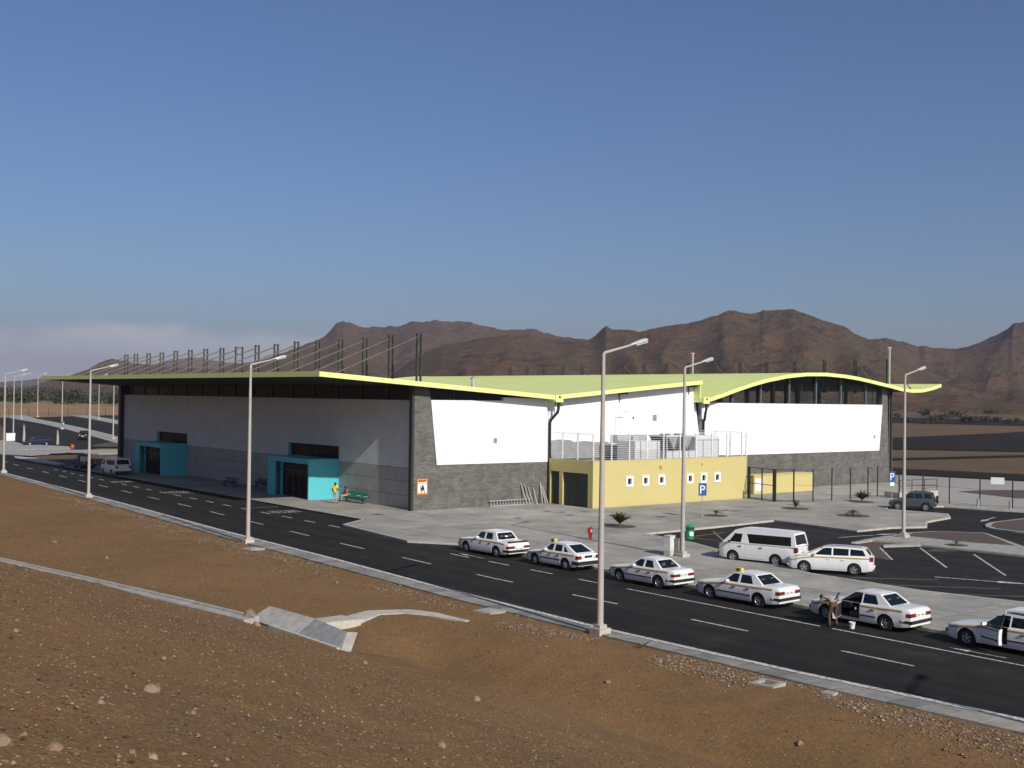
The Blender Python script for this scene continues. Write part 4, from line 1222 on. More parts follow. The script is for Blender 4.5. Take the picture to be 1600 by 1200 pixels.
    for sg in (-1, 1):
        for i, (d0, d1) in enumerate(doors):
            if open_door and sg == -1 and i == 0: continue
            cut = d1
            zlo = interp(sp['zb'], (d0+d1)/2)+.09
            if i == 0 and d0 < sp['sf']+ra: zlo = rw*2+.10
            if i == len(doors)-1 and d1 > sp['sr']-ra: cut = sp['sr']-ra-.01
            dr = patch(d0+.012, cut-.012, zlo, zl-.055, .006, sg, 'door', paint)
            hs = cut-.2
            MB().box(min(sg*(W(hs)-.02), sg*(W(hs)+.03)), yy(hs+.09), zl-.20, max(sg*(W(hs)-.02), sg*(W(hs)+.03)), yy(hs-.09), zl-.165).build('door_handle', sp.get('handle', 'trim_black'), dr)
        if sp.get('molding'):
            z0, z1 = sp['molding']
            a, b = sp['sf']+ra+.03, sp['sr']-ra-.03
            if open_door and sg == -1: a = doors[0][1]+.02
            patch(a, b, z0, z1, .016, sg, 'side_molding', 'trim_black')
        if taxi:
            a = .12; e = Lg-sp.get('stripe_end', .35)
            segs = [(a, e)] if not (open_door and sg == -1) else [(a, doors[0][0]-.01), (doors[0][1]+.01, e)]
            for a_, b_ in segs: patch(a_, b_, -.135, -.072, .0105, sg, 'taxi_stripe', 'stripe_ochre', rel=True)
    # lamps, bumpers, plates
    for sg in (-1, 1):
        w0 = W(0); x1 = sg*(w0+.004); hz0, hz1 = sp['head']
        MB().hexa([(sg*(w0-.44),yy(-.012),hz0),(sg*(w0-.01),yy(-.004),hz0),(sg*(W(.16)+.006),yy(.16),hz0),(sg*(w0-.44),yy(.1),hz0)],
                  [(sg*(w0-.44),yy(.0),hz1),(sg*(w0-.012),yy(.008),hz1),(sg*(W(.16)-.004),yy(.16),hz1),(sg*(w0-.44),yy(.1),hz1)]).build('headlight', 'head_clear', root)
        t0, t1, tw = sp['tail']; wl_ = W(Lg)
        tl = MB(); tl.hexa([(sg*(wl_-tw),yy(Lg+.012),t0),(sg*(wl_+.004),yy(Lg+.012),t0),(sg*(SX(Lg-.17,t0)+.012),yy(Lg-.17),t0),(sg*(wl_-tw),yy(Lg-.05),t0)],
                [(sg*(wl_-tw),yy(Lg+.012),t1),(sg*(wl_-.006),yy(Lg+.012),t1),(sg*(SX(Lg-.17,t1)+.012),yy(Lg-.17),t1),(sg*(wl_-tw),yy(Lg-.05),t1)])
        tl = tl.build('tail_light', 'tail_red', root)
        MB().box(min(sg*(wl_-tw-.16),sg*(wl_-tw-.01)),yy(Lg+.014),t0+.01,max(sg*(wl_-tw-.16),sg*(wl_-tw-.01)),yy(Lg-.03),t1-.03).build('reversing_light', 'head_clear', tl)
        # mirror
        ms = ws[0]+.42
        MB().hexa([(sg*(wb-.02),yy(ms),zl+.02),(sg*(wb+.19),yy(ms+.02),zl+.01),(sg*(wb+.19),yy(ms+.10),zl+.01),(sg*(wb-.02),yy(ms+.10),zl+.02)],
                  [(sg*(wb-.03),yy(ms),zl+.10),(sg*(wb+.18),yy(ms+.02),zl+.13),(sg*(wb+.18),yy(ms+.10),zl+.13),(sg*(wb-.03),yy(ms+.10),zl+.10)]).build('mirror', sp.get('mirror', paint), root) if not (open_door and sg == -1) else None
    bz0, bz1 = sp['bump']
    for s, e in ((0, -1), (Lg, 1)):
        w_ = W(s)+.012; m = MB(); d = .07
        m.box(-w_, min(yy(s+e*d), yy(s-e*.02)), bz0, w_, max(yy(s+e*d), yy(s-e*.02)), bz1)
        for sg in (-1, 1):
            ww_ = SX(s-e*.3, bz0)
            m.hexa([(sg*(w_-.06),yy(s-e*.02),bz0),(sg*w_,yy(s-e*.02),bz0),(sg*(ww_+.02),yy(s-e*.42),bz0),(sg*(ww_-.04),yy(s-e*.42),bz0)],
                   [(sg*(w_-.06),yy(s-e*.02),bz1),(sg*w_,yy(s-e*.02),bz1),(sg*(ww_+.02),yy(s-e*.42),bz1),(sg*(ww_-.04),yy(s-e*.42),bz1)])
        m.build('bumper', sp.get('bumper', 'trim_black'), root)
    pz = sp['plate']
    pl = MB().box(-.27, yy(Lg+.016), pz, .27, yy(Lg-.01), pz+.12).build('number_plate', sp.get('plate_mat', 'plate_white'), root)
    for k in range(6):
        if k != 2: MB().box(-.215+k*.075, yy(Lg+.019), pz+.035, -.175+k*.075, yy(Lg+.0165), pz+.09).build('plate_mark', 'trim_black', pl)
    MB().box(-.25, yy(.012), bz1+.06, .25, yy(-.03), bz1+.16).build('grille', 'trim_black', root)
    MB().tube([(-.42,yy(Lg+.03),.27),(-.42,yy(Lg-.4),.28)], .028, 8).build('exhaust', 'chrome', root)
    for s in (sp['sf'], sp['sr']):
        for sg in (-1, 1): make_wheel(root, sg*(W(s)-.125), yy(s), rw, sp.get('rim', 'alloy'))
    if sp.get('rails'):
        for sg in (-1, 1):
            MB().tube([(sg*(wr-.06),yy(a+.3),zr+.04),(sg*(wr-.06),yy(a+.5),zr+.085),(sg*(wr-.06),yy(b-.5),zr+.085),(sg*(wr-.06),yy(b-.2),zr+.04)], .018, 6).build('roof_rail', 'trim_black', root)
    if open_door:
        # the opened front door turns on its front edge
        d0, d1 = doors[0]; hinge = (-(W(d0)-.01), yy(d0))
        dr = bpy.data.objects.new('door', None)
        m = MB(); zlo = .33; ln = d1-d0-.02
        rowsA = []; rowsB = []
        for i in range(7):
            q = ln*i/6
            rowsA.append([(-(SX(d0+q, z)-(W(d0)-.01))-.006, -q, z) for z in (zlo, .5, .65, .8, zl-.02)])
            rowsB.append([(-(SX(d0+q, z)-(W(d0)-.01))+.13, -q, z) for z in (zlo, .5, .65, .8, zl-.02)])
        m.grid(rowsA); m.grid(rowsB); m.grid([rowsA[0], rowsB[0]]); m.grid([rowsA[-1], rowsB[-1]])
        m.grid([[r[0] for r in rowsA],[r[0] for r in rowsB]]); m.grid([[r[-1] for r in rowsA],[r[-1] for r in rowsB]])
        o = m.build('door', paint, root, smooth=30)
        o.location = (hinge[0], hinge[1], 0); o.rotation_euler = (0,0,-R(open_door))
        MB().box(.132,-ln+.05,zlo+.03,.15,-.06,zl-.05).build('door_lining', 'interior_dark', o)
        fr = MB(); wh = sp['door_hole']; pts = [(0.0, -(p[0]-d0), p[1]) for p in wh if p[1] > zl-.01]
        off = lambda p: (.03+(wb-X(p[2])), p[1], p[2])
        loop = [off(p) for p in pts]
        fr.tube(loop, .026, 6); fr.build('window_frame', 'trim_black', o)
        g_ = MB(); g_.add(loop+[(p[0]+.004,p[1],p[2]) for p in loop], [tuple(range(len(loop))), tuple(range(2*len(loop)-1, len(loop)-1, -1))])
        g_.build('door_glass', 'car_glass', o, fix=False)
        MB().box(-.20,-.32,zl+.01,.0,-.22,zl+.13).build('mirror', paint, o)
        if taxi: MB().box(-.012,-ln+.02,zl-.135,-.0065,-.01,zl-.072).build('taxi_stripe', 'stripe_ochre', o)
        if sp.get('molding'): MB().box(-.02,-ln+.02,sp['molding'][0],-.0066,-.01,sp['molding'][1]).build('side_molding', 'trim_black', o)
    return root
def cab_line(*p): return list(p)
W124 = dict(name='taxi_saloon', L=4.74, w=[(0,.70),(.10,.78),(.5,.855),(1.2,.87),(3.8,.87),(4.4,.83),(4.74,.76)], zt=[(0,.66),(.06,.74),(.5,.80),(1.38,.915),(1.6,.94),(3.5,.965),(3.9,.985),(4.55,.985),(4.66,.965),(4.74,.90)], zb=[(0,.28),(.3,.20),(4.2,.21),(4.74,.30)], tuck=.04,
    rw=.315, sf=.86, sr=3.66, doors=[(1.46,2.48),(2.48,3.42)], cab0=1.55, cab1=3.66, wb=.775, wr=.585, belt=.945, roof=1.395, crown=.05,
    outline=[(1.40,.93),(3.88,.96),(3.28,1.385),(3.1,1.395),(2.3,1.395),(2.12,1.375)],
    windows=[[(1.68,.965),(2.44,.965),(2.46,1.335),(2.17,1.335),(2.08,1.30)], [(2.55,.97),(3.30,.985),(3.10,1.325),(3.0,1.335),(2.55,1.335)]],
    door_hole=[(1.52,.935),(2.50,.942),(2.50,1.36),(2.2,1.36),(2.1,1.335)],
    screen=(1.42,.935,2.12,1.378), rear=(3.86,.965,3.27,1.388), seats=[1.85,2.75], shelf=(3.3,3.75), molding=(.46,.515), head=(.56,.71), tail=(.67,.82,.38), bump=(.42,.53), plate=.67, handle='trim_black', riv=.09)
W201 = dict(W124, L=4.42, w=[(0,.66),(.10,.74),(.5,.825),(1.2,.84),(3.5,.84),(4.1,.80),(4.42,.73)], zt=[(0,.64),(.06,.72),(.5,.78),(1.32,.89),(1.6,.92),(3.3,.945),(3.6,.96),(4.25,.965),(4.36,.945),(4.42,.89)], zb=[(0,.28),(.3,.20),(3.9,.21),(4.42,.30)],
    sf=.80, sr=3.46, doors=[(1.40,2.40),(2.40,3.22)], cab0=1.5, cab1=3.42, wb=.745, wr=.56, belt=.92, roof=1.345,
    outline=[(1.33,.905),(3.62,.94),(3.06,1.335),(2.9,1.345),(2.2,1.345),(2.04,1.325)],
    windows=[[(1.60,.94),(2.35,.94),(2.38,1.285),(2.09,1.285),(2.0,1.25)], [(2.46,.945),(3.10,.955),(2.90,1.28),(2.46,1.285)]],
    screen=(1.35,.91,2.04,1.328), rear=(3.60,.945,3.05,1.338), seats=[1.75,2.6], shelf=(3.1,3.5), tail=(.66,.79,.5), plate=.665, riv=.085)
W123 = dict(W124, L=4.72, w=[(0,.72),(.08,.80),(.5,.87),(1.2,.885),(3.8,.88),(4.4,.85),(4.72,.80)], zt=[(0,.70),(.05,.77),(.5,.83),(1.38,.92),(1.6,.94),(3.5,.955),(3.9,.95),(4.5,.915),(4.66,.88),(4.72,.80)],
    outline=[(1.42,.93),(3.72,.955),(3.34,1.385),(3.1,1.40),(2.3,1.40),(2.04,1.375)], roof=1.40, wr=.60, rear=(3.70,.96,3.33,1.388), screen=(1.44,.935,2.04,1.378), cab1=3.55,
    windows=[[(1.66,.965),(2.44,.965),(2.46,1.335),(2.12,1.335),(2.0,1.30)], [(2.55,.97),(3.22,.98),(3.12,1.325),(3.0,1.335),(2.55,1.335)]],
    tail=(.58,.72,.45), plate=.50, bump=(.38,.50), molding=None, rim='cap', riu=.05, handle='trim_black')
HATCH = dict(W124, name='taxi_hatchback', L=4.27, w=[(0,.68),(.10,.75),(.5,.81),(1.2,.825),(3.5,.825),(4.0,.80),(4.27,.76)], zt=[(0,.66),(.05,.72),(.5,.78),(1.25,.89),(1.5,.93),(3.5,.955),(3.85,.955),(4.15,.93),(4.22,.91),(4.27,.80)], zb=[(0,.28),(.3,.22),(3.9,.22),(4.27,.32)],
    sf=.80, sr=3.31, doors=[(1.35,2.25),(2.25,3.05)], cab0=1.4, cab1=3.7, wb=.74, wr=.57, belt=.935, roof=1.365,
    outline=[(1.22,.91),(4.02,.95),(3.12,1.355),(2.9,1.365),(2.1,1.365),(1.95,1.345)],
    windows=[[(1.52,.955),(2.2,.955),(2.23,1.305),(2.0,1.305),(1.93,1.28)], [(2.32,.955),(2.95,.96),(2.88,1.305),(2.32,1.305)], [(3.05,.97),(3.46,.98),(3.06,1.27),(2.98,1.29)]],
    screen=(1.24,.915,1.95,1.348), rear=(4.0,.955,3.11,1.358), seats=[1.7,2.5], shelf=None, tail=(.68,.86,.24), plate=.74, bump=(.38,.56), molding=(.50,.56), rim='cap', plate_mat='trim_black', riu=.09, stripe_end=.25)
WAGON = dict(W124, name='estate_car', L=4.40, w=[(0,.60),(.12,.72),(.5,.83),(1.2,.85),(3.8,.85),(4.2,.81),(4.40,.74)], zt=[(0,.62),(.10,.72),(.45,.83),(1.05,.96),(1.3,.98),(3.6,1.02),(4.1,1.03),(4.34,1.0),(4.40,.9)], zb=[(0,.26),(.3,.20),(4.0,.21),(4.40,.30)],
    rw=.31, sf=.86, sr=3.46, doors=[(1.32,2.33),(2.33,3.22)], cab0=1.2, cab1=4.2, wb=.765, wr=.58, belt=.985, roof=1.445,
    outline=[(.92,.96),(4.30,1.03),(4.02,1.40),(3.6,1.435),(2.2,1.445),(1.92,1.42)],
    windows=[[(1.38,1.005),(2.28,1.01),(2.28,1.385),(1.98,1.385),(1.8,1.33)], [(2.36,1.01),(3.16,1.03),(3.16,1.375),(2.36,1.385)], [(3.24,1.035),(4.05,1.055),(3.88,1.345),(3.24,1.375)]],
    screen=(.94,.965,1.92,1.422), rear=(4.28,1.035,4.01,1.405), seats=[1.75,2.6], shelf=None, tail=(.78,1.0,.18), head=(.60,.76), bump=(.36,.42), bumper='paint_white', plate=.62, molding=None, handle='paint_white', rails=True, stripe_end=.12)
VAN = dict(W124, name='minibus', L=4.84, w=[(0,.66),(.10,.78),(.4,.86),(1.0,.88),(4.3,.88),(4.84,.83)], zt=[(0,.92),(.08,1.02),(.35,1.12),(.6,1.16),(4.6,1.16),(4.84,1.14)], zb=[(0,.30),(.3,.24),(4.4,.25),(4.84,.32)], tuck=.02,
    rw=.33, sf=.98, sr=3.60, doors=[(.72,1.62),(1.70,2.9)], cab0=.5, cab1=4.75, wb=.868, wr=.74, belt=1.14, roof=1.93, crown=.06,
    outline=[(.30,1.11),(4.80,1.15),(4.72,1.6),(4.62,1.88),(4.5,1.92),(1.5,1.93),(1.22,1.91),(1.08,1.86)],
    windows=[[(.72,1.18),(1.48,1.18),(1.55,1.66),(1.06,1.66)], [(1.98,1.17),(4.52,1.20),(4.48,1.70),(1.80,1.68)]],
    screen=(.32,1.12,1.10,1.865), rear=(4.79,1.19,4.63,1.89), seats=[1.0,1.95,2.85,3.6], shelf=None, molding=None, head=(.78,1.0), tail=(.86,1.14,.16), bump=(.34,.56), bumper='trim_black', plate=.78, handle='trim_black', mirror='trim_black', riv=.13)
SUV = dict(W124, name='off_road_car', L=3.75, w=[(0,.62),(.10,.70),(.4,.78),(1.0,.79),(3.3,.79),(3.75,.74)], zt=[(0,.72),(.08,.82),(.4,.90),(.95,1.0),(1.2,1.04),(3.4,1.07),(3.75,1.03)], zb=[(0,.38),(.3,.32),(3.4,.34),(3.75,.42)],
    rw=.35, sf=.72, sr=2.98, doors=[(1.12,2.02),(2.02,2.72)], cab0=1.1, cab1=3.6, wb=.72, wr=.58, belt=1.045, roof=1.60,
    outline=[(.92,1.0),(3.68,1.07),(3.55,1.5),(3.4,1.585),(2.0,1.60),(1.66,1.575)],
    windows=[[(1.26,1.07),(1.98,1.075),(1.98,1.51),(1.72,1.51),(1.62,1.48)], [(2.06,1.08),(2.72,1.09),(2.62,1.5),(2.06,1.51)], [(2.86,1.10),(3.46,1.11),(3.38,1.48),(2.80,1.5)]],
    screen=(.94,1.005,1.66,1.578), rear=(3.66,1.08,3.50,1.53), seats=[1.45,2.3], shelf=None, molding=None, head=(.72,.88), tail=(.82,1.04,.14), bump=(.46,.60), plate=.66, rails=True, paint='paint_silver', bumper='paint_silver', handle='paint_silver')
TG = 'white taxis waiting along the kerb'
def sign_on_roof(car_, z, y, x=-.35):
    s = MB().box(x-.10,y-.16,z,x+.10,y+.16,z+.13).build('taxi_sign', 'yellow_plastic', car_)
    MB().box(x-.16,y-.05,z-.16,x-.102,y+.02,z+.1).build('sign_strap', 'trim_black', s)
def place(sp, label, x, y, rz, **k): return car(sp, label, k.pop('cat', 'taxi'), (x, y, k.pop('z', 0)), R(rz), **k)
c1 = place(W123, 'old white saloon taxi with a black boot spoiler, front of the rank', -9.38, -22.7, 2, group=TG)
MB().hexa([(-.72,-2.30,.90),(.72,-2.30,.90),(.72,-2.10,.93),(-.72,-2.10,.93)], [(-.70,-2.36,.97),(.70,-2.36,.97),(.70,-2.2,.985),(-.70,-2.2,.985)]).build('boot_spoiler', 'trim_black', c1)
MB().prism([(.13*math.cos(a*.5236)-.35, .09*math.sin(a*.5236)+.62) for a in range(12)], lambda p:(p[0],-1.40-.62*(p[1]-.0)*.0-.26+.4*(p[1]-.5),.96+p[1]*.42), lambda p:(p[0],-1.41-.26+.4*(p[1]-.5),.965+p[1]*.42)).build('window_sticker', 'plate_white', c1)
c2 = place(HATCH, 'white hatchback taxi with black bumpers and a yellow roof sign', -9.35, -28.85, 1, group=TG); sign_on_roof(c2, 1.41, .25)
c3 = place(W201, 'compact white saloon taxi parked behind the hatchback, without roof sign', -9.42, -35.75, 1.5, group=TG)
c4 = place(W124, 'white saloon taxi with a yellow roof sign, doors shut, right of the lamp post', -9.33, -41.85, 2, group=TG); sign_on_roof(c4, 1.44, .15)
c5 = place(W124, 'white saloon taxi with its driver door wide open and a man leaning in', -9.12, -48.2, 2, group=TG, open_door=68)
c6 = place(W124, 'white saloon taxi at the end of the rank with its door ajar and roof bars', -8.95, -54.5, 1, group=TG, open_door=24)
for y in (.1, -.75):
    MB().tube([(-.6,y,1.40),(-.55,y,1.50),(.55,y,1.50),(.6,y,1.40)], .02, 6).build('roof_bar', 'galvanised', c6)
MB().hexa([(-.52,.2,1.52),(.52,.2,1.52),(.55,-.9,1.52),(-.55,-.9,1.52)], [(-.5,.1,1.56),(.5,.1,1.56),(.53,-.85,1.60),(-.53,-.85,1.60)]).build('roof_tray', 'white_paint', c6)
place(VAN, 'white minibus with tinted side windows parked on the pavement corner', 1.25, -34.1, 14, cat='minibus', taxi=False)
place(WAGON, 'white estate car with a yellow waist stripe behind the minibus', 1.68, -38.45, 31, cat='car')
sv = place(SUV, 'silver off road car with a spare wheel on its back near the fence', 38.05, -20.3, 30, cat='car', taxi=False)
w = make_wheel(sv, .06, -2.0, .33, 'alloy'); w.rotation_euler = (0,0,R(-90)); w.location = (.12,-1.99,.98)
lv = place(dict(VAN, roof=1.93, name='minibus'), 'white minibus seen from behind, stopped beside the far doorway', -5.75, 51.2, 1, cat='minibus', taxi=False)
# pickup
def pickup(x, y, rz):
    sp = dict(SUV, name='pickup_truck', L=4.9, paint='paint_pickup', w=[(0,.66),(.1,.74),(.4,.82),(1,.84),(4.5,.84),(4.9,.82)], zt=[(0,.78),(.08,.86),(.9,1.0),(1.2,1.04),(2.7,1.06),(2.72,1.0),(4.9,1.0)], zb=[(0,.4),(.3,.34),(4.4,.4),(4.9,.5)], sf=.82, sr=3.75, doors=[(1.2,2.2)], cab0=1.2, cab1=4.82, wb=.76, belt=1.045,
        outline=[(1.05,1.02),(2.72,1.06),(2.62,1.56),(2.5,1.60),(1.9,1.60),(1.68,1.57)], windows=[[(1.38,1.08),(2.15,1.08),(2.15,1.5),(1.78,1.5)]], screen=(1.06,1.02,1.70,1.575), rear=(2.70,1.08,2.60,1.57), seats=[1.6], rails=False, tail=(.72,.95,.12), plate=.6, bumper='trim_black', door_hole=None)
    c = car(sp, 'dark pickup truck with a white load in its bed, ahead of the far minibus', 'pickup', (x,y,0), R(rz), taxi=False)
    MB().box(-.7,-2.3,.62,.7,-.4,.66).build('bed_floor', 'trim_black', c)
    for k in range(4): MB().box(-.55+k*.3,-.55,.67,-.30+k*.3,-.42,1.5).build('load_sack', 'white_paint', c)
    return c
pickup(-5.4, 62.8, -4)
car(dict(WAGON, paint='paint_navy', bumper='paint_navy', handle='paint_navy', rails=False), 'dark navy estate car parked side on in the far car park', 'car', (5.9,121.0,.24), R(88), taxi=False)
car(dict(SUV, paint='paint_black', bumper='trim_black', handle='paint_black'), 'black off road car by the footpath in the far car park', 'car', (17.6,133.2,.55), R(-28), taxi=False)

# ------------------------------------------------------------------ street lamps
def lamp_proto(label):
    o = thing('street_lamp', label, 'street lamp', (0,0,0), 0, 'tall street lamps')
    MB().tube([(0,0,.3),(0,0,4),(0,0,11.0)], [.135,.115,.075], 10).build('pole', 'lamp_pole', o, smooth=50)
    MB().box(-.30,-.30,-.3,.30,.30,.18).build('base_block', 'concrete_pale', o)
    MB().box(-.19,-.19,.181,.19,.19,.32).build('pole_foot', 'lamp_pole', o)
    MB().tube([(0,0,10.93),(.05,0,11.02),(1.6,0,11.40)], [.06,.06,.045], 8).build('arm', 'lamp_pole', o, smooth=50)
    rows = []
    prof = [(1.45,.05,.05),(1.62,.10,.075),(1.85,.15,.10),(2.1,.17,.12),(2.3,.15,.10),(2.42,.06,.05)]
    for s, w_, h in prof:
        z = 11.02+(s-.05)*.245
        rows.append([(s+.02*math.sin(a), w_*math.cos(a), z+.02+h*math.sin(a)*(1. if math.sin(a) > 0 else .55)) for a in [2*math.pi*k/12 for k in range(13)]])
    m = MB().grid(rows); m.add(rows[0][:-1], [tuple(range(12))]); m.add(rows[-1][:-1], [tuple(range(12))])
    h = m.build('lamp_head', 'lamp_head', o, smooth=60)
    m = MB(); m.hexa([(1.72,-.10,11.36),(2.36,-.10,11.51),(2.36,.10,11.51),(1.72,.10,11.36)], [(1.74,-.11,11.45),(2.34,-.11,11.60),(2.34,.11,11.60),(1.74,.11,11.45)]); m.build('lens', 'head_clear', h)
    return o
lamps = [(-19.85,-43.3,'tall street lamp on the near kerb in front of the white taxis'),
 (-19.2,-10.5,'tall street lamp on the near kerb in front of the cyan near doorway'),
 (-17.3,25.0,'tall street lamp on the near kerb in line with the far minibus'),
 (-15.2,60.0,'leftmost street lamp, at the far end of the near kerb'),
 (-19.6,-74.0,'street lamp on the near kerb beyond the right edge of the photograph'),
 (-1.3,-30.3,'street lamp carrying a green litter bin beside the white minibus'),
 (18.7,-31.9,'street lamp on the paved island by the silver off road car'),
 (11.0,154.1,'second street lamp from the left, rising from the far footpath'),
 (32.8,228.5,'third street lamp from the left, at the far edge of the car park'),
 (40.0,239.8,'street lamp standing alone before the dry field on the left'),
 (25.8,173.0,'street lamp with a green bin on the far footpath, left of the roof corner'),
 (49.0,218.9,'distant street lamp on the second footpath under the roof edge'),
 (22.4,132.3,'street lamp on the far footpath nearest the end of the terminal')]
lp = None
for x, y, lb in lamps:
    z = max(0, gz(x, y))+(.05 if y < 65 else .12)
    if (x, y) in ((-1.3,-30.3),(18.7,-31.9)): z = .12
    if lp is None: lp = lamp_proto(lb); lp.location = (x,y,z)
    else: copy_thing(lp, (x,y,z), R(12) if y > 100 else 0, lb)

# ------------------------------------------------------------------ street furniture
def bin_(x, y, z, label, rz=0):
    b = thing('litter_bin', label, 'litter bin', (x,y,z), rz, 'green litter bins')
    MB().lathe([(0,0),(.20,0),(.23,.06),(.25,.62),(.23,.78),(.10,.84),(0,.85)], (0,0,0), 16).build('bin_body', 'bin_green', b, smooth=45)
    MB().box(-.17,-.27,.56,.17,-.2,.72).build('opening', 'sign_black', b)
    MB().box(-.12,-.262,.22,.12,-.24,.44).build('sticker', 'sign_white', b)
    MB().box(-.05,.2,.1,.05,.4,.7).build('bracket', 'black_metal', b)
    return b
bin_(-1.05,-30.62,1.15,'green litter bin strapped to the lamp post beside the minibus', R(-25))
bin_(25.95,172.6,2.0,'green litter bin on the far lamp post left of the roof corner', R(-15))
bin_(7.2,140.6,.62,'green litter bin by the white box at the far left', R(-15))
h = thing('fire_hydrant', 'red tapered hydrant post with a white label on the plaza', 'hydrant', (-.55,-21.5,.12)); h.scale = (.72,.72,.68)
MB().lathe([(.13,0),(.13,.10),(.12,.12),(.15,.4),(.24,.78),(.24,.82)], (0,0,0), 14).build('post', 'red_paint', h, smooth=45)
MB().lathe([(.25,.821),(.25,1.0),(.235,1.08),(.245,1.1),(0,1.12)], (0,0,0), 14).build('hood', 'red_paint', h, smooth=45)
MB().hexa([(-.12,-.245,.72),(.12,-.245,.72),(.12,-.20,.72),(-.12,-.20,.72)], [(-.12,-.262,1.0),(.12,-.262,1.0),(.12,-.20,1.0),(-.12,-.20,1.0)]).build('white_label', 'sign_white', h)
MB().lathe([(.13,1.121),(.13,1.16),(0,1.17)], (0,0,0), 10).build('top_cap', 'sign_black', h)
k = thing('electric_cabinet', 'pale grey electric cabinet on a plinth left of the lamp with the bin', 'cabinet', (-1.62,-29.6,.12), R(8))
MB().box(-.30,-.22,0,.30,.22,.30).build('plinth', 'concrete_pale', k); MB().box(-.28,-.20,.301,.28,.20,1.12).build('cabinet_body', 'cabinet', k)
MB().box(-.30,-.22,1.121,.30,.22,1.18).build('cabinet_lid', 'cabinet', k); MB().box(-.24,-.215,.36,.24,-.201,1.06).build('cabinet_door', 'cabinet', k)
k = thing('concrete_post', 'short grey concrete post between the cabinet and the lamp', 'post', (-1.35,-30.02,.12))
MB().box(-.14,-.14,0,.14,.14,.98).build('shaft', 'concrete_grey', k); MB().box(-.16,-.16,.981,.16,.16,1.04).build('cap', 'concrete_grey', k)
k = thing('notice_box', 'white box standing beside the far left green bin', 'box', (5.3,134.4,.5), R(-15))
MB().box(-.7,-.4,0,.7,.4,1.2).build('box_body', 'white_paint', k); MB().box(-.75,-.45,1.201,.75,.45,1.3).build('lid', 'white_paint', k)
k = thing('barrier_marker', 'orange red marker block at the end of the far traffic island', 'marker', (7.6,108.4,.15))
MB().box(-.22,-.2,0,.22,.2,.75).build('block', 'red_paint', k); MB().box(-.225,-.21,.35,.225,-.201,.5).build('band', 'sign_orange_marker', k)
k = thing('runway_marker', 'small orange marker board out on the runway verge', 'marker', (166,35.5,.05), R(-50))
MB().box(-.4,-.08,.3,.4,.08,1.1).build('board', 'sign_orange_marker', k); MB().box(-.3,-.05,0,-.22,.05,.299).box(.22,-.05,0,.3,.05,.299).build('leg', 'black_metal', k)
def parking_sign(x, y, zb, label, plate, rz):
    s = thing('parking_sign', label, 'sign', (x,y,.12), rz, 'blue parking signs')
    MB().tube([(0,0,0),(0,0,zb+.75)], .035, 8).build('post', 'galvanised', s)
    b = MB().box(-.33,-.055,zb,.33,-.036,zb+.95).build('panel', 'sign_blue', s)
    cu = bpy.data.curves.new('p', 'FONT'); cu.body = 'P'; cu.size = .95; ob = bpy.data.objects.new('p', cu); COL.objects.link(ob)
    me = bpy.data.meshes.new_from_object(ob.evaluated_get(bpy.context.evaluated_depsgraph_get())); bpy.data.objects.remove(ob)
    xs = [v.co.x for v in me.vertices]; zs = [v.co.y for v in me.vertices]
    me.transform(Matrix.Translation((-(min(xs)+max(xs))/2,-.058,zb+.47-(min(zs)+max(zs))/2)) @ Matrix.Rotation(R(90), 4, 'X'))
    me.materials.clear(); me.materials.append(MATS['sign_white'])
    o = bpy.data.objects.new('letter', me); COL.objects.link(o); o.parent = b
    if plate: MB().box(-.22,-.055,zb-.34,.22,-.036,zb-.03).build('sub_plate', 'sign_white', s)
parking_sign(15.9,-16.2,1.75,'blue P sign on a thin post before the yellow annex',False,R(-25))
parking_sign(40.1,-16.9,2.0,'blue P sign with a small white plate beside the silver off road car',True,R(-20))
for i, (x, y, s) in enumerate(((9.07,-5.8,.55),(9.5,-7.1,.5),(8.7,-9.0,.5),(11.4,-7.8,.5),(11.2,-11.1,.7),(13.9,-13.8,.8),(-3.9,-1.0,.7),(23,-13.6,.7),(3.5,-9,.5))):
    lb = ['closest to the foot of the leaning poles','second out from the leaning poles','third out from the leaning poles','nearest the annex doors','left of the bushy plant','in the open paving before the annex windows','before the pictogram board corner','by the small palm under the gate','alone in the paving before the slate wall'][i]
    o = MB().box(-s/2,-s/2,0,s/2,s/2,.012).build('manhole_cover', 'ac_dark'); o.location = (x,y,.127); o.rotation_euler = (0,0,.2)
    tag(o, 'dark square manhole cover '+lb, 'manhole cover', 'manhole covers in the plaza')

# ------------------------------------------------------------------ gate, fence, ramp and low wall by the annex
gt = thing('double_gate', 'black framed double gate closing the yard right of the yellow annex', 'gate', (33.5,-6.0,.12))
def gp(x, y): return (x-33.5, y+6.0)
PTS = [(33.5,-6.05),(33.0,-8.0),(32.6,-9.75),(34.15,-10.7)]
for i, ((a, b), w_) in enumerate(zip(PTS, (.2,.09,.24,.1))):
    q = gp(a, b); MB().box(q[0]-w_/2,q[1]-w_/2,-.1,q[0]+w_/2,q[1]+w_/2,2.95).build('gate_post', 'black_metal', gt)
for (p, q) in ((0,1),(1,2),(2,3)):
    a, b = gp(*PTS[p]), gp(*PTS[q])
    for z in (.08, 2.9): MB().bar((*a,z),(*b,z),.06,.07).build('gate_rail', 'black_metal', gt)
    if p < 2: MB().bar((*a,1.45),(*b,1.45),.05,.06).build('gate_rail', 'black_metal', gt)
fc = thing('yard_fence', 'black post fence with thin wires running from the gate past the silver car', 'fence', (34.15,-10.7,.12))
FP = [(34.15,-10.7),(35.9,-11.5),(38.5,-11.65),(41.2,-11.75),(44.2,-11.6),(46.2,-11.3),(46.3,-13.6),(45.7,-16.5),(45.5,-19.3),(45.6,-22.2),(46.4,-24.8),(47.6,-28.0),(49.5,-31)]
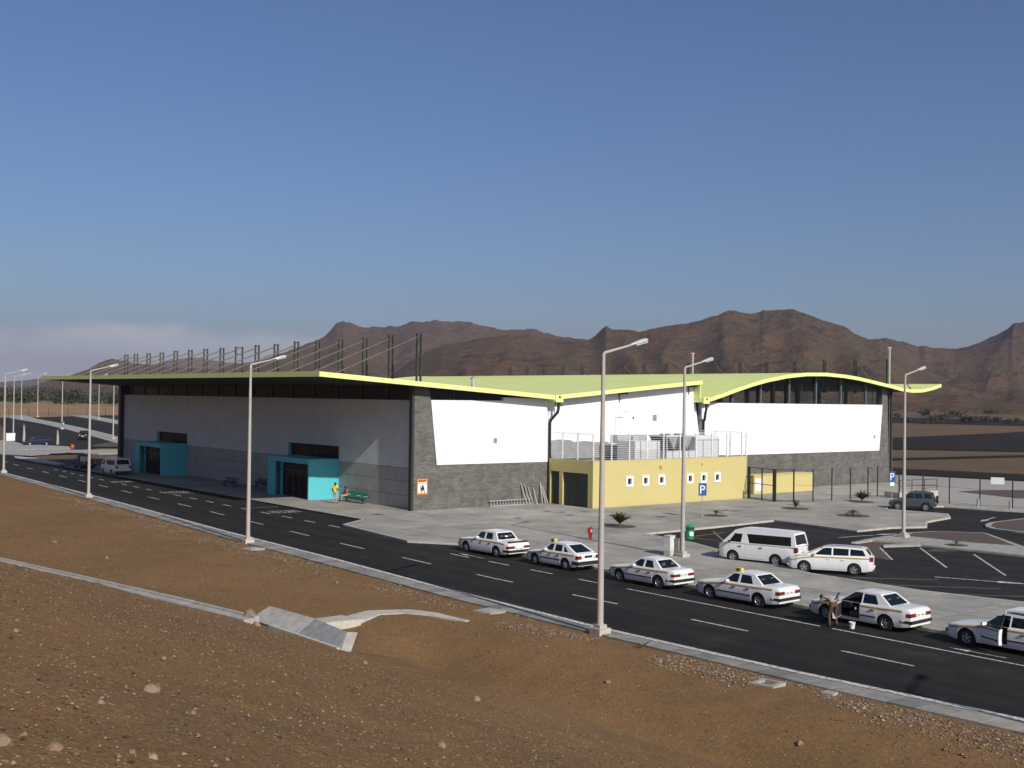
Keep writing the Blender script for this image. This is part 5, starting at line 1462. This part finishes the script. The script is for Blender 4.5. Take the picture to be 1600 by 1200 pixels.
for i, (x, y) in enumerate(FP[1:]):
    a = (x-34.15, y+10.7)
    MB().tube([(*a,-.1),(*a,2.95)], .055, 6).build('fence_post', 'black_metal', fc)
wi = MB()
for p, q in zip(FP, FP[1:]):
    a, b = (p[0]-34.15, p[1]+10.7), (q[0]-34.15, q[1]+10.7)
    for z in (.12, 1.5, 2.88): wi.bar((*a,z),(*b,z),.018,.018)
o = wi.build('fence_wire', 'black_metal', fc); o['kind'] = 'stuff'
FP2 = FP
for i, (x, y) in enumerate(((45.3,-22.1),(45.6,-24.9))):
    o = MB().tube([(0,0,0),(0,0,.75)], .13, 8).build('bollard', 'concrete_grey', smooth=40); o.location = (x-.25,y-.25,.1)
    tag(o, ['left of the two low bollards at the foot of the wire fence','right of the two low bollards at the foot of the wire fence'][i], 'bollard', 'low bollards by the fence')
nb = MB().box(-.55,-.02,-.3,.55,.02,.3).build('notice_board', 'sign_white'); nb.location = (46.05,-23.6,2.45); nb.rotation_euler = (0,0,R(-62)); tag(nb, 'small white notice wired to the fence above the apron', 'notice')
lw = thing('low_wall', 'low yellow wall with a pale end panel behind the black gate', 'wall', (37.4,-3.4,.12))
MB().box(0,0,-.2,9.3,1.6,1.75).build('wall_block', 'yellow_render', lw); MB().box(-.03,-.04,1.751,9.35,1.64,1.83).build('coping', 'yellow_render', lw)
MB().box(.2,-.03,.3,1.3,-.002,1.5).build('white_panel', 'white_paint', lw)
rmp = thing('access_ramp', 'low concrete ramp with a thin railing behind the silver car', 'ramp', (46.6,-12.6,.1), R(-10))
MB().hexa([(0,-1.0,0),(5.2,-1.0,0),(5.2,.9,0),(0,.9,0)], [(0,-1.0,.55),(5.2,-1.0,.62),(5.2,.9,.62),(0,.9,.55)]).build('ramp_slab', 'concrete_pale', rmp)
for x in (.05, 1.7, 3.4, 5.1):
    MB().tube([(x,-.95,.55),(x,-.95,1.75)], .03, 6).build('railing_post', 'black_metal', rmp)
for z in (1.15, 1.72): MB().tube([(.05,-.95,z),(5.1,-.95,z+.03)], .03, 6).build('handrail', 'black_metal', rmp)
ff = thing('field_fence', 'thin dark post fence along the edge of the dry field at the far left', 'fence', (30,236,0))
pp = None
for k in range(24):
    x = -24+k*5.2; y = 237.5+(k/24)*9; z = gz(x, y)
    if pp is None: pp = MB().box(-.06,-.06,0,.06,.06,2.3).build('fence_post', 'mast_steel', ff); pp.location = (x-30,y-236,z)
    else: share(pp, ff, (x-30,y-236,z))

# ------------------------------------------------------------------ people
def person(label, loc, rz, J, rad, edges, regions, hair=True):
    """J: joints; one skinned surface, clothing by the nearest bone"""
    names = list(J); me = bpy.data.meshes.new('person')
    me.from_pydata([J[n] for n in names], [(names.index(a), names.index(b)) for a, b in edges], [])
    o = bpy.data.objects.new('person', me); COL.objects.link(o)
    sk = o.modifiers.new('skin', 'SKIN'); sk.use_smooth_shade = True
    lay = me.skin_vertices[0] if me.skin_vertices else None
    if lay is None:
        bm = bmesh.new(); bm.from_mesh(me); bm.verts.layers.skin.verify(); bm.to_mesh(me); bm.free(); lay = me.skin_vertices[0]
    for i, n in enumerate(names):
        r_ = rad[n]; lay.data[i].radius = r_ if isinstance(r_, tuple) else (r_, r_)
        lay.data[i].use_root = (n == 'pelvis')
    sb_ = o.modifiers.new('sub', 'SUBSURF'); sb_.levels = 2; sb_.render_levels = 2
    dg = bpy.context.evaluated_depsgraph_get(); nm = bpy.data.meshes.new_from_object(o.evaluated_get(dg))
    bpy.data.objects.remove(o)
    nm.name = 'person'; nm.materials.clear()
    keys = []
    def near(c):
        best = None
        for (a, b) in edges:
            A, B = Vector(J[a]), Vector(J[b]); d = B-A; t = max(0, min(1, (c-A).dot(d)/max(d.length_squared, 1e-9)))
            q = (c-A-d*t).length
            if best is None or q < best[0]: best = (q, a, b, t)
        return best
    for p in nm.polygons:
        _, a, b, t = near(p.center); mt = regions(a, b, t, p.center)
        if mt not in keys: keys.append(mt); nm.materials.append(MATS[mt])
        p.material_index = keys.index(mt); p.use_smooth = True
    o = bpy.data.objects.new('person', nm); COL.objects.link(o); o.location = loc; o.rotation_euler = (0,0,rz)
    tag(o, label, 'person')
    if hair:
        hd, nk = Vector(J['head']), Vector(J['neck']); d = (hd-nk).normalized()
        hm = MB(); rows = []
        for i in range(7):
            a = i/6*1.75; rows.append([(.108*math.sin(a)*math.cos(q), .118*math.sin(a)*math.sin(q), .118*math.cos(a)) for q in [2*math.pi*k/14 for k in range(15)]])
        hm.grid(rows); h = hm.build('hair', 'hair_black', o, smooth=80, fix=False)
        h.location = hd+d*.02; h.rotation_mode = 'QUATERNION'; h.rotation_quaternion = (d*.96-Vector((0,.30,0))).to_track_quat('Z', 'Y')
    return o
E_ = [('pelvis','waist'),('waist','chest'),('chest','neck'),('neck','head'),('head','crown')]
for s in 'lr':
    E_ += [('chest','sho_'+s),('sho_'+s,'elb_'+s),('elb_'+s,'wri_'+s),('wri_'+s,'palm_'+s)]
    E_ += [('palm_'+s, f'f{i}{s}') for i in range(4)]+[('wri_'+s, 'th'+s)]
    E_ += [('pelvis','hip_'+s),('hip_'+s,'kne_'+s),('kne_'+s,'ank_'+s),('ank_'+s,'toe_'+s)]
RAD = dict(pelvis=(.155,.12), waist=(.14,.11), chest=(.165,.12), neck=.055, head=(.082,.095), crown=(.06,.07))
for s in 'lr':
    RAD.update({'sho_'+s:.075,'elb_'+s:.050,'wri_'+s:.034,'palm_'+s:(.036,.022),'th'+s:.012,'hip_'+s:.105,'kne_'+s:.072,'ank_'+s:.052,'toe_'+s:.042})
    for i in range(4): RAD[f'f{i}{s}'] = .010
def hands(J):
    for s in 'lr':
        e, w_ = Vector(J['elb_'+s]), Vector(J['wri_'+s]); d = (w_-e).normalized()
        sd = Vector((0,1,0))-d*d.y; sd.normalize()
        J['palm_'+s] = tuple(w_+d*.07)
        for i in range(4): J[f'f{i}{s}'] = tuple(w_+d*(.155+.012*(1-abs(i-1.4)))+sd*(.03-.02*i))
        J['th'+s] = tuple(w_+d*.08+sd*.055)
    return J
def regs(shirt, trousers, sleeve):
    def f(a, b, t, c):
        if b in ('neck','head','crown') or a in ('neck','head'): return 'skin_dark' if not (a == 'chest' and t < .6) else shirt
        if a.startswith('palm') or a.startswith('wri') or b.startswith('palm'): return 'skin_dark'
        if a.startswith('elb') or (a.startswith('sho') and t > sleeve): return shirt if sleeve >= 1 else 'skin_dark'
        if a.startswith('ank'): return 'hair_black'
        if a in ('pelvis','hip_l','hip_r','kne_l','kne_r') and b not in ('waist',): return trousers
        if a == 'pelvis' and t < .35: return trousers
        return shirt
    return f
# standing: faces +y in its own frame
J = dict(pelvis=(0,0,.95), waist=(0,.01,1.10), chest=(0,0,1.36), neck=(0,.01,1.52), head=(0,.03,1.63), crown=(0,.03,1.71),
 sho_l=(-.20,0,1.43), elb_l=(-.26,-.02,1.15), wri_l=(-.24,.10,.94), sho_r=(.20,0,1.43), elb_r=(.27,.03,1.16), wri_r=(.16,.22,1.10),
 hip_l=(-.10,0,.90), kne_l=(-.12,.02,.50), ank_l=(-.13,-.01,.08), toe_l=(-.15,.16,.04), hip_r=(.10,0,.90), kne_r=(.13,.03,.50), ank_r=(.14,0,.08), toe_r=(.17,.17,.04))
person('person in a yellow shirt and khaki trousers standing beside the cyan doorway', (-2.25,8.5,.12), R(-60), hands(J), RAD, E_, regs('shirt_yellow','trousers_khaki',.62))
J = dict(pelvis=(0,0,.53), waist=(0,-.03,.68), chest=(0,-.02,.93), neck=(0,.02,1.09), head=(0,.06,1.19), crown=(0,.065,1.27),
 sho_l=(-.20,0,1.0), elb_l=(-.25,.12,.76), wri_l=(-.12,.32,.70), sho_r=(.20,0,1.0), elb_r=(.26,.10,.76), wri_r=(.12,.34,.69),
 hip_l=(-.10,.03,.52), kne_l=(-.13,.46,.53), ank_l=(-.14,.48,.09), toe_l=(-.16,.64,.04), hip_r=(.10,.03,.52), kne_r=(.13,.47,.53), ank_r=(.14,.44,.09), toe_r=(.16,.60,.04))
person('person in a red shirt seated at the left end of the green seats', (-.5,9.62,.12), R(80), hands(J), RAD, E_, regs('shirt_red','trousers_khaki',.62))
# bending into the open door of the taxi
J = dict(pelvis=(0,-.12,.96), waist=(0,.02,1.08), chest=(0,.30,1.20), neck=(0,.47,1.19), head=(0,.58,1.14), crown=(0,.64,1.10),
 sho_l=(-.20,.32,1.20), elb_l=(-.25,.45,.98), wri_l=(-.18,.62,.90), sho_r=(.20,.32,1.20), elb_r=(.26,.46,.98), wri_r=(.18,.66,.94),
 hip_l=(-.11,-.10,.92), kne_l=(-.15,.02,.50), ank_l=(-.17,-.06,.08), toe_l=(-.19,.11,.04), hip_r=(.11,-.10,.92), kne_r=(.17,.0,.50), ank_r=(.21,-.05,.08), toe_r=(.25,.12,.04))
person('person in a grey shirt and brown trousers bending towards the open taxi door', (-11.0,-47.75,.0), R(-12), hands(J), RAD, E_, regs('shirt_grey','trousers_brown',1))
b = thing('bucket', 'small pale plastic bucket on the road beside the bending person', 'bucket', (-10.62,-48.45,0))
MB().lathe([(.09,0),(.10,.0),(.125,.24),(.135,.24),(.135,.27),(.115,.27),(.095,.02),(0,.02)], (0,0,0), 14).build('pail', 'bucket_white', b, smooth=45)
MB().tube([(-.13,0,.25),(-.11,-.09,.20),(0,-.15,.18),(.11,-.09,.20),(.13,0,.25)], .006, 5).build('handle', 'galvanised', b)

# ------------------------------------------------------------------ plants
def leafball(m, c, rx, ry, rz_, n, size, seed, flat=.0):
    rnd = random.Random(seed)
    for _ in range(n):
        while True:
            v = Vector((rnd.uniform(-1,1), rnd.uniform(-1,1), rnd.uniform(-1,1)))
            if .25 < v.length < 1: break
        k = 1-.28*noise.noise(Vector((v.x*2+seed, v.y*2, v.z*2)))
        p = Vector((c[0]+v.x*rx*k, c[1]+v.y*ry*k, c[2]+v.z*rz_*k))
        d = Vector((rnd.gauss(0,1), rnd.gauss(0,1), rnd.gauss(0,1)+.5)).normalized(); e = d.orthogonal().normalized(); f = d.cross(e)
        a = rnd.uniform(0, 6.28); e, f = e*math.cos(a)+f*math.sin(a), f*math.cos(a)-e*math.sin(a)
        s = size*rnd.uniform(.6, 1.3)
        m.add([p-e*s*.9, p-f*s*.4, p+e*s*.9, p+f*s*.4], [(0,1,2,3)])
def palm(name, label, x, y, n, ln, droop, z=.12, pit=.9, mat='leaf_green', seed=1, up=.45):
    rnd = random.Random(seed)
    pt = MB().xy([(x+pit*math.cos(a*.5236)*(1+.1*rnd.random()), y+pit*math.sin(a*.5236)*(1+.1*rnd.random())) for a in range(12)], z-.02, z+.012).build('planting_pit', 'soil_dark'); pt['kind'] = 'structure'
    o = thing(name, label, 'plant', (x,y,z), 0, 'plants in the plaza pits')
    MB().tube([(0,0,0),(0,0,.22)], [.10,.07], 7).build('stem', 'trunk_brown', o)
    fr = MB()
    for k in range(n):
        a = 2.4*k+rnd.uniform(-.3,.3); el = rnd.uniform(up,1.45); L_ = ln*rnd.uniform(.7,1.1)
        c, s_ = math.cos(a), math.sin(a); pts = []
        for i in range(7):
            t = i/6; r_ = L_*t*math.cos(el)*(1+.15*t); h_ = .2+L_*t*math.sin(el)-droop*L_*t*t
            pts.append(Vector((c*r_, s_*r_, max(.04, h_))))
        for i in range(1, 7):
            p = pts[i]; d = (pts[i]-pts[i-1]).normalized(); sd = Vector((-s_, c, 0))
            w_ = .30*ln*(1-abs(i/6-.45))*.6
            for sg in (-1, 1):
                q = p+sd*sg*w_+d*w_*.7+Vector((0,0,-.25*w_))
                fr.add([pts[i-1], p, q], [(0,1,2)])
    fr.build('fronds', mat, o, fix=False)
    return o
palm('palm_plant', 'large bushy young palm on the plaza left of the second lamp', 6.5,-16.9, 60, 1.15, .32, pit=1.15, seed=3, up=.75)
palm('palm_plant', 'very small palm below the P sign before the annex', 18.4,-15.4, 11, .75, .55, pit=.9, seed=4)
palm('palm_plant', 'small palm with open fronds before the black gate', 28.9,-15.0, 12, 1.15, .45, pit=1.1, seed=5)
palm('palm_plant', 'rounded green plant left of the second P sign', 39.8,-14.0, 46, 1.15, .3, pit=1.1, mat='leaf_olive', seed=6, up=.7)
palm('dry_plant', 'low dry tuft in an oval pit before the wire fence', 28.2,-21.2, 26, .8, .7, pit=1.3, mat='leaf_olive', seed=8)
palm('dry_plant', 'nearly bare tuft on the paved island by the parking bays', 17.8,-36.3, 9, .45, .8, pit=.7, mat='leaf_olive', seed=9)
pm = MB()
rnd = random.Random(4)
for k in range(10):
    a = rnd.uniform(0,6.28); l_ = rnd.uniform(.25,.55)
    pm.add([(0,0,0),(.05*math.cos(a+1.5),.05*math.sin(a+1.5),.05),(l_*math.cos(a),l_*math.sin(a),l_*.7)], [(0,1,2)])
o = pm.build('weed', 'leaf_olive', fix=False); o.location = (-20.45,-46.2,.05); tag(o, 'small weed tuft at the dirt edge of the kerb right of the nearest lamp', 'weed')
for x, y, z, h_, lb in ((6.6,131.2,.3,3.0,'thin pale sapling stem by the far navy car, left'),(9.4,121.8,.2,2.4,'thin pale sapling stem right of the far navy car')):
    o = thing('sapling', lb, 'sapling', (x,y,z), 0, 'saplings on the far island')
    MB().tube([(0,0,-.2),(.05,0,h_*.5),(0,.05,h_)], [.22,.2,.12], 6).build('trunk', 'wood_pole', o)
    m = MB(); leafball(m, (0,0,h_), .35, .35, .4, 30, .12, int(x*10)); m.build('crown', 'leaf_olive', o, fix=False)
# shrubs out on the right-hand plain
def shrub(x, y, w_, h_, label, seed, mat='leaf_scrub', n=170, group='shrubs on the plain'):
    z = gz(x, y)-.1
    o = thing('shrub', label, 'shrub', (x,y,z), 0, group)
    m = MB(); rnd = random.Random(seed)
    for k in range(5):
        ox, oy = rnd.uniform(-.55,.55)*w_*.5, rnd.uniform(-.5,.5)*w_*.5
        leafball(m, (ox,oy,h_*rnd.uniform(.4,.6)), w_*rnd.uniform(.22,.36), w_*rnd.uniform(.22,.36), h_*rnd.uniform(.35,.5), n//5, .13*h_+.16, seed+k)
    m.build('foliage', mat, o, fix=False)
    m = MB()
    for k in range(3):
        a = k*2.1+seed; m.tube([(0,0,-.2),(.3*w_*.4*math.cos(a),.3*w_*.4*math.sin(a),h_*.55)], [.12,.05], 5)
    m.build('stem', 'trunk_brown', o)
    return o
SPOT = [(1402,653,15,9),(1416,660,14,10),(1444,650,24,11),(1450,662,30,13),(1463,660,28,14),(1478,655,22,10),(1496,652,34,12),(1508,660,26,12),(1521,661,30,13),(1541,660,40,12),(1548,647,26,9),(1575,662,18,8),(1561,660,20,10),(1590,661,16,9),(1457,638,14,9),(1475,626,15,6),(1520,629,22,10),(1558,629,18,7),(1578,630,18,12),(1427,624,12,5),(1597,640,12,6),(1475,641,12,6)]
wh_ = ['beside the right corner of the roof','low at the near edge of the runway','with a pale rock beside it','broad and dark in the front row','tall in the front row','behind the front row, round','wide, behind the middle of the front row','in the front row, right of centre','dark and tall in the front row, right of centre','widest of the front row','wide, lying further out on the right','small at the right end of the front row','dense, close to the right end','last at the right edge of the photograph','upright, further up the plain','far, under the tip of the roof wing','far and spreading, middle of the plain','far and low, right of the middle','far with a tall crown, near the right edge','farthest, near the foot of the hill','at the right edge, half way up the plain','small and round in mid plain']
def ray_ground(px, py):
    d = fw+r2*((px-800)/FPX)-u2*((py-600)/FPX); z = 0
    for _ in range(60):
        k_ = (z-CAM.z)/d.z if d.z < -1e-4 else 1500; k_ = min(k_, 1500) if k_ > 0 else 1500
        P = CAM+d*k_; z = .5*z+.5*gz(P.x, P.y)
    return P.x, P.y, k_
for i, (px, py, w_, h_) in enumerate(SPOT):
    X_, Y_, D_ = ray_ground(px, py)
    s_ = D_/FPX
    shrub(round(X_,1), round(Y_,1), max(2.2, w_*s_), max(1.2, h_*s_), 'dark shrub '+wh_[i], 100+i*7, n=150 if w_ < 20 else 240)
# scrub belt on the left: one mass too far to count, with a few shrubs standing out before it
m = MB(); rnd = random.Random(12)
for k in range(760):
    x = rnd.uniform(-60, 330); y = 410+230*rnd.random()**1.4+max(0,(x-60))*.3
    hh = rnd.uniform(2.6, 5.2)+(y-430)*.008
    leafball(m, (x,y,gz(x,y)+hh*.45), hh*rnd.uniform(.9,1.7), hh*rnd.uniform(.9,1.5), hh*.55, 34, 1.0, 400+k)
o = m.build('scrub_belt', 'leaf_scrub', fix=False); o['kind'] = 'stuff'
for i, (x, y, w_, h_) in enumerate(((78,392,9,5),(98,402,13,6.5),(116,398,8,5),(133,415,10,6),(58,418,8,4.5),(150,402,9,5),(38,402,6,3),(20,425,8,4),(170,420,11,6))):
    lb = ['in front of the belt, right of the pale lamp','largest, standing forward of the scrub belt','between the two lamps under the roof edge','dark and tall under the roof edge','round, left of the largest one','just left of the end of the terminal','low in the dry field','at the left, against the belt','hidden behind the end of the terminal'][i]
    shrub(x, y, w_, h_, 'green shrub '+lb, 700+i*9, n=260, group='shrubs before the scrub belt')

# ------------------------------------------------------------------ drain, stones and gravel on the bank
dr = thing('drain_channel', 'narrow concrete drain running down the dirt bank to the headwall', 'drain', (0,0,0))
CH = [(-30.35,-34.1),(-31.1,-29.4),(-31.9,-24.7),(-33.0,-18.5),(-34.2,-12.3),(-35.9,-3),(-37.6,6)]
for i, (p, q) in enumerate(zip(CH, CH[1:])):
    n = max(1, int(math.hypot(q[0]-p[0], q[1]-p[1])/2.0))
    for k in range(n):
        a = Vector(p).lerp(Vector(q), k/n+.004/n); b = Vector(p).lerp(Vector(q), (k+1)/n-.004/n); d = (b-a).normalized(); nn = Vector((-d.y, d.x))
        jt = random.uniform(-.02,.02)
        f = lambda v, o_, z: (v.x+nn.x*o_, v.y+nn.y*o_, z)
        za = ground_h(a.x, a.y)*.0+.32+jt*.4
        m = MB(); m.hexa([f(a,-.45,-.3),f(b,-.45,-.3),f(b,-.2,-.3),f(a,-.2,-.3)], [f(a,-.42,za),f(b,-.42,za),f(b,-.2,za),f(a,-.2,za)])
        m.hexa([f(a,-.199,-.3),f(b,-.199,-.3),f(b,.3,-.3),f(a,.3,-.3)], [f(a,-.199,za-.06),f(b,-.199,za-.06),f(b,.3,za-.06),f(a,.3,za-.06)])
        m.build('drain_segment', 'concrete', dr)
hw = thing('drain_headwall', 'broken concrete headwall where the drains meet on the dirt bank', 'headwall', (0,0,0))
def slab(name, pts, th, mat='concrete_grey'):
    """pts: (x, y, z) outline of the upper face"""
    v = [Vector(p) for p in pts]; nrm = (v[1]-v[0]).cross(v[-1]-v[0]).normalized()
    if nrm.z < 0: nrm = -nrm
    m = MB(); m.hexa([p-nrm*th for p in v], v); return m.build(name, mat, hw)
slab('wing_slab', [(-29.85,-33.0,.02),(-29.35,-36.1,-.10),(-28.45,-35.95,.36),(-28.85,-32.8,.42)], .14, 'concrete')
slab('wing_slab', [(-29.35,-36.2,-.10),(-29.3,-39.2,-.30),(-28.75,-38.95,.36),(-28.5,-36.05,.38)], .16)
slab('end_slab', [(-28.73,-38.97,.36),(-29.25,-39.3,-.28),(-28.9,-39.5,-.28),(-28.4,-39.15,.34)], .12, 'concrete')
slab('edge_beam', [(-29.8,-34.6,.03),(-29.55,-39.6,-.02),(-29.40,-39.6,-.02),(-29.65,-34.6,.03)], .3, 'concrete_pale')
slab('apron_slab', [(-28.44,-35.5,.26),(-28.4,-36.5,.26),(-26.5,-36.25,.17),(-26.7,-35.05,.17)], .5, 'concrete_pale')
sd = thing('side_drain', 'pale half buried drain leading from the headwall towards the road', 'drain', (0,0,0))
SD = [(-26.75,-35.65,.12,.55),(-25.2,-35.1,.12,.5),(-23.9,-35.6,.12,.45),(-23.3,-36.9,.11,.32),(-22.9,-38.6,.09,.14)]
SDN = []
for p, q in zip(SD, SD[1:]):
    for k in range(3): SDN.append(tuple(u+(v-u)*k/3 for u, v in zip(p, q)))
SDN.append(SD[-1])
def sdz(x, y): return max(ground_h(x+ox, y+oy) for ox in (-.3, 0, .3) for oy in (-.3, 0, .3))+.03
prev = None
for i in range(len(SDN)):
    p = SDN[i]; q = SDN[min(i+1, len(SDN)-1)]; o_ = SDN[max(i-1, 0)]
    d = Vector((q[0]-o_[0], q[1]-o_[1])).normalized(); nn = Vector((-d.y, d.x)); z = sdz(p[0], p[1])
    if i == 0: z = max(z, .16)
    cur = [(p[0]-nn.x*p[3], p[1]-nn.y*p[3], z), (p[0]+nn.x*p[3], p[1]+nn.y*p[3], z)]
    if prev:
        lo = lambda v: (v[0], v[1], v[2]-.5)
        m = MB(); m.hexa([lo(prev[0]), lo(cur[0]), lo(cur[1]), lo(prev[1])], [prev[0], cur[0], cur[1], prev[1]]); m.build('drain_segment', 'concrete_pale', sd)
    prev = cur
def pitbox(x, y, w_, label, cover):
    z = ground_h(x, y); o = thing('inspection_pit', label, 'inspection pit', (x,y,z), R(10), 'concrete pits by the kerb')
    m = MB()
    for a in ((-w_,-w_,w_,-w_+.16),(-w_,w_-.16,w_,w_),(-w_,-w_+.161,-w_+.16,w_-.161),(w_-.16,-w_+.161,w_,w_-.161)): m.box(a[0],a[1],-.3,a[2],a[3],.08)
    m.build('pit_rim', 'concrete', o)
    MB().box(-w_+.17,-w_+.17,-.28,w_-.17,w_-.17,-.1 if not cover else .1).build('pit_cover' if cover else 'pit_floor', 'soil_dark' if not cover else 'concrete', o)
pitbox(-21.05,-52.6,.42,'open concrete pit in the gravel by the kerb at the right', False)
pitbox(-20.75,-37.3,.5,'rusty brown pit beside the kerb left of the nearest lamp', True)
pitbox(-20.35,-13.6,.5,'small pit at the foot of the second lamp', True)
pitbox(-20.25,-54.4,.2,'little dark sump box at the kerb edge, far right', False)
def stone_mesh(m, c, r_, seed, squash=.65):
    rnd = random.Random(seed)
    base = [(-1,0,0),(1,0,0),(0,-1,0),(0,1,0),(0,0,-1),(0,0,1)]
    v = [Vector(b)*r_*rnd.uniform(.65,1.25) for b in base]
    a = rnd.uniform(0,6.28); ca, sa = math.cos(a), math.sin(a)
    v = [(c[0]+p.x*ca-p.y*sa, c[1]+p.x*sa+p.y*ca, c[2]+p.z*squash) for p in v]
    m.add(v, [(0,2,5),(2,1,5),(1,3,5),(3,0,5),(2,0,4),(1,2,4),(3,1,4),(0,3,4)])
def rock(px, py, size, label, seed, brown=False):
    d = fw+r2*((px-800)/FPX)-u2*((py-600)/FPX); t = 4.
    while t < 120 and (CAM+d*t).z > ground_h((CAM+d*t).x, (CAM+d*t).y): t += .05
    P = CAM+d*t; r_ = size*t/FPX*.5
    bm = bmesh.new(); bmesh.ops.create_icosphere(bm, subdivisions=2, radius=1); rnd = random.Random(seed)
    off = Vector((seed*1.7, seed*.3, 0))
    for v in bm.verts:
        n_ = v.co.normalized(); k = 1+.38*noise.noise(n_*1.3+off)+.16*noise.noise(n_*3.1+off)
        v.co = n_*r_*k; v.co.z *= .72
        for ax in (Vector((.8,.3,.5)), Vector((-.5,.6,.6)), Vector((.1,-.9,.4))):
            q = ax.normalized(); dd = v.co.dot(q)-r_*.72
            if dd > 0: v.co -= q*dd
    me = bpy.data.meshes.new('rock'); bm.to_mesh(me); bm.free(); me.materials.append(MATS['rock'])
    o = bpy.data.objects.new('rock', me); COL.objects.link(o); o.location = (P.x, P.y, ground_h(P.x, P.y)+r_*.25); o.rotation_euler = (0,0,seed)
    tag(o, label, 'rock', 'loose rocks on the bank')
for i, a in enumerate(((236,1083,27,'largest pale brown rock in the middle of the near bank'),(85,1175,27,'pale angular rock at the bottom left of the bank'),(2,1166,36,'big pale rock cut by the left edge of the photograph'),(301,1117,13,'small grey rock right of and below the largest one'),(239,1186,17,'reddish rock at the bottom edge of the bank'),(157,1100,14,'flat half buried rock left of the largest one'),(391,972,22,'reddish brown rock at the head of the drain'),(400,978,14,'darker rock lying against the drain headwall'),(207,1177,13,'dull flat stone near the bottom edge, left of the reddish one'),(24,988,10,'small pale stone high on the left of the bank'),(745,1095,14,'flat pale stone on the crest right of the headwall'),(1250,855+310,12,'flat pale stone low on the right of the bank'),(690,1168,16,'long flat stone at the lower middle of the bank'),(570,1037,9,'small stone just below the headwall'),(85,848,9,'small white stone on the strip above the drain'),(166,873,8,'white stone above the drain further right'),(950,1067,11,'pale stick like stone below the nearest lamp'),(255,1030,10,'low stone above the largest rock'))):
    rock(*a, seed=i+2)
# loose pebbles and gravel, uncounted
rnd = random.Random(5)
m = MB(); k = 0
while k < 60000:
    t = rnd.random()**1.6
    x = -21-29*rnd.random() if rnd.random() < .5 else -30-20*rnd.random()
    y = -74+rnd.random()**1.7*84
    dx, dy = x-CAM.x, y-CAM.y; D = math.hypot(dx, dy)
    if D < 5 or abs(((math.atan2(dx, dy)-YAW+math.pi) % (2*math.pi))-math.pi) > .52: continue
    s = rnd.choice((.006,.007,.008,.009,.011,.013,.016,.022))*(1+.018*D)*rnd.uniform(.7,1.2)
    stone_mesh(m, (x, y, ground_h(x, y)+s*.2), s, k); k += 1
o = m.build('pebbles', 'pebble', fix=False); o['kind'] = 'stuff'
m = MB(); k = 0
while k < 7000:
    y = rnd.uniform(-62, 30); d = abs(rnd.gauss(1.3, .9))+.15
    dens = .35+.65*sm(-30, -45, y)
    if rnd.random() > dens or d > 4.5: continue
    x = interp(KERB_OUT, y)-d
    if noise.noise(Vector((x*.6, y*.25, 2))) < -.12: continue
    s = rnd.uniform(.02, .055)*(1 if rnd.random() < .93 else 1.8)
    stone_mesh(m, (x, y, ground_h(x, y)+s*.25), s, k+90000); k += 1
o = m.build('kerb_gravel', 'gravel_grey', fix=False); o['kind'] = 'stuff'
# ------------------------------------------------------------------ air
hz = MB().box(-3200,-2200,-9,9500,9500,262).build('haze', 'white_paint'); hz['kind'] = 'stuff'
hm = bpy.data.materials.new('haze_air'); hm.use_nodes = True; hn = hm.node_tree.nodes; hn.clear()
ho = hn.new('ShaderNodeOutputMaterial'); hv = hn.new('ShaderNodeVolumePrincipled')
hv.inputs['Color'].default_value = (.90, .86, 1.0, 1); hv.inputs['Density'].default_value = .00010; hv.inputs['Anisotropy'].default_value = .2
hm.node_tree.links.new(hv.outputs[0], ho.inputs['Volume'])
hz.data.materials.clear(); hz.data.materials.append(hm)
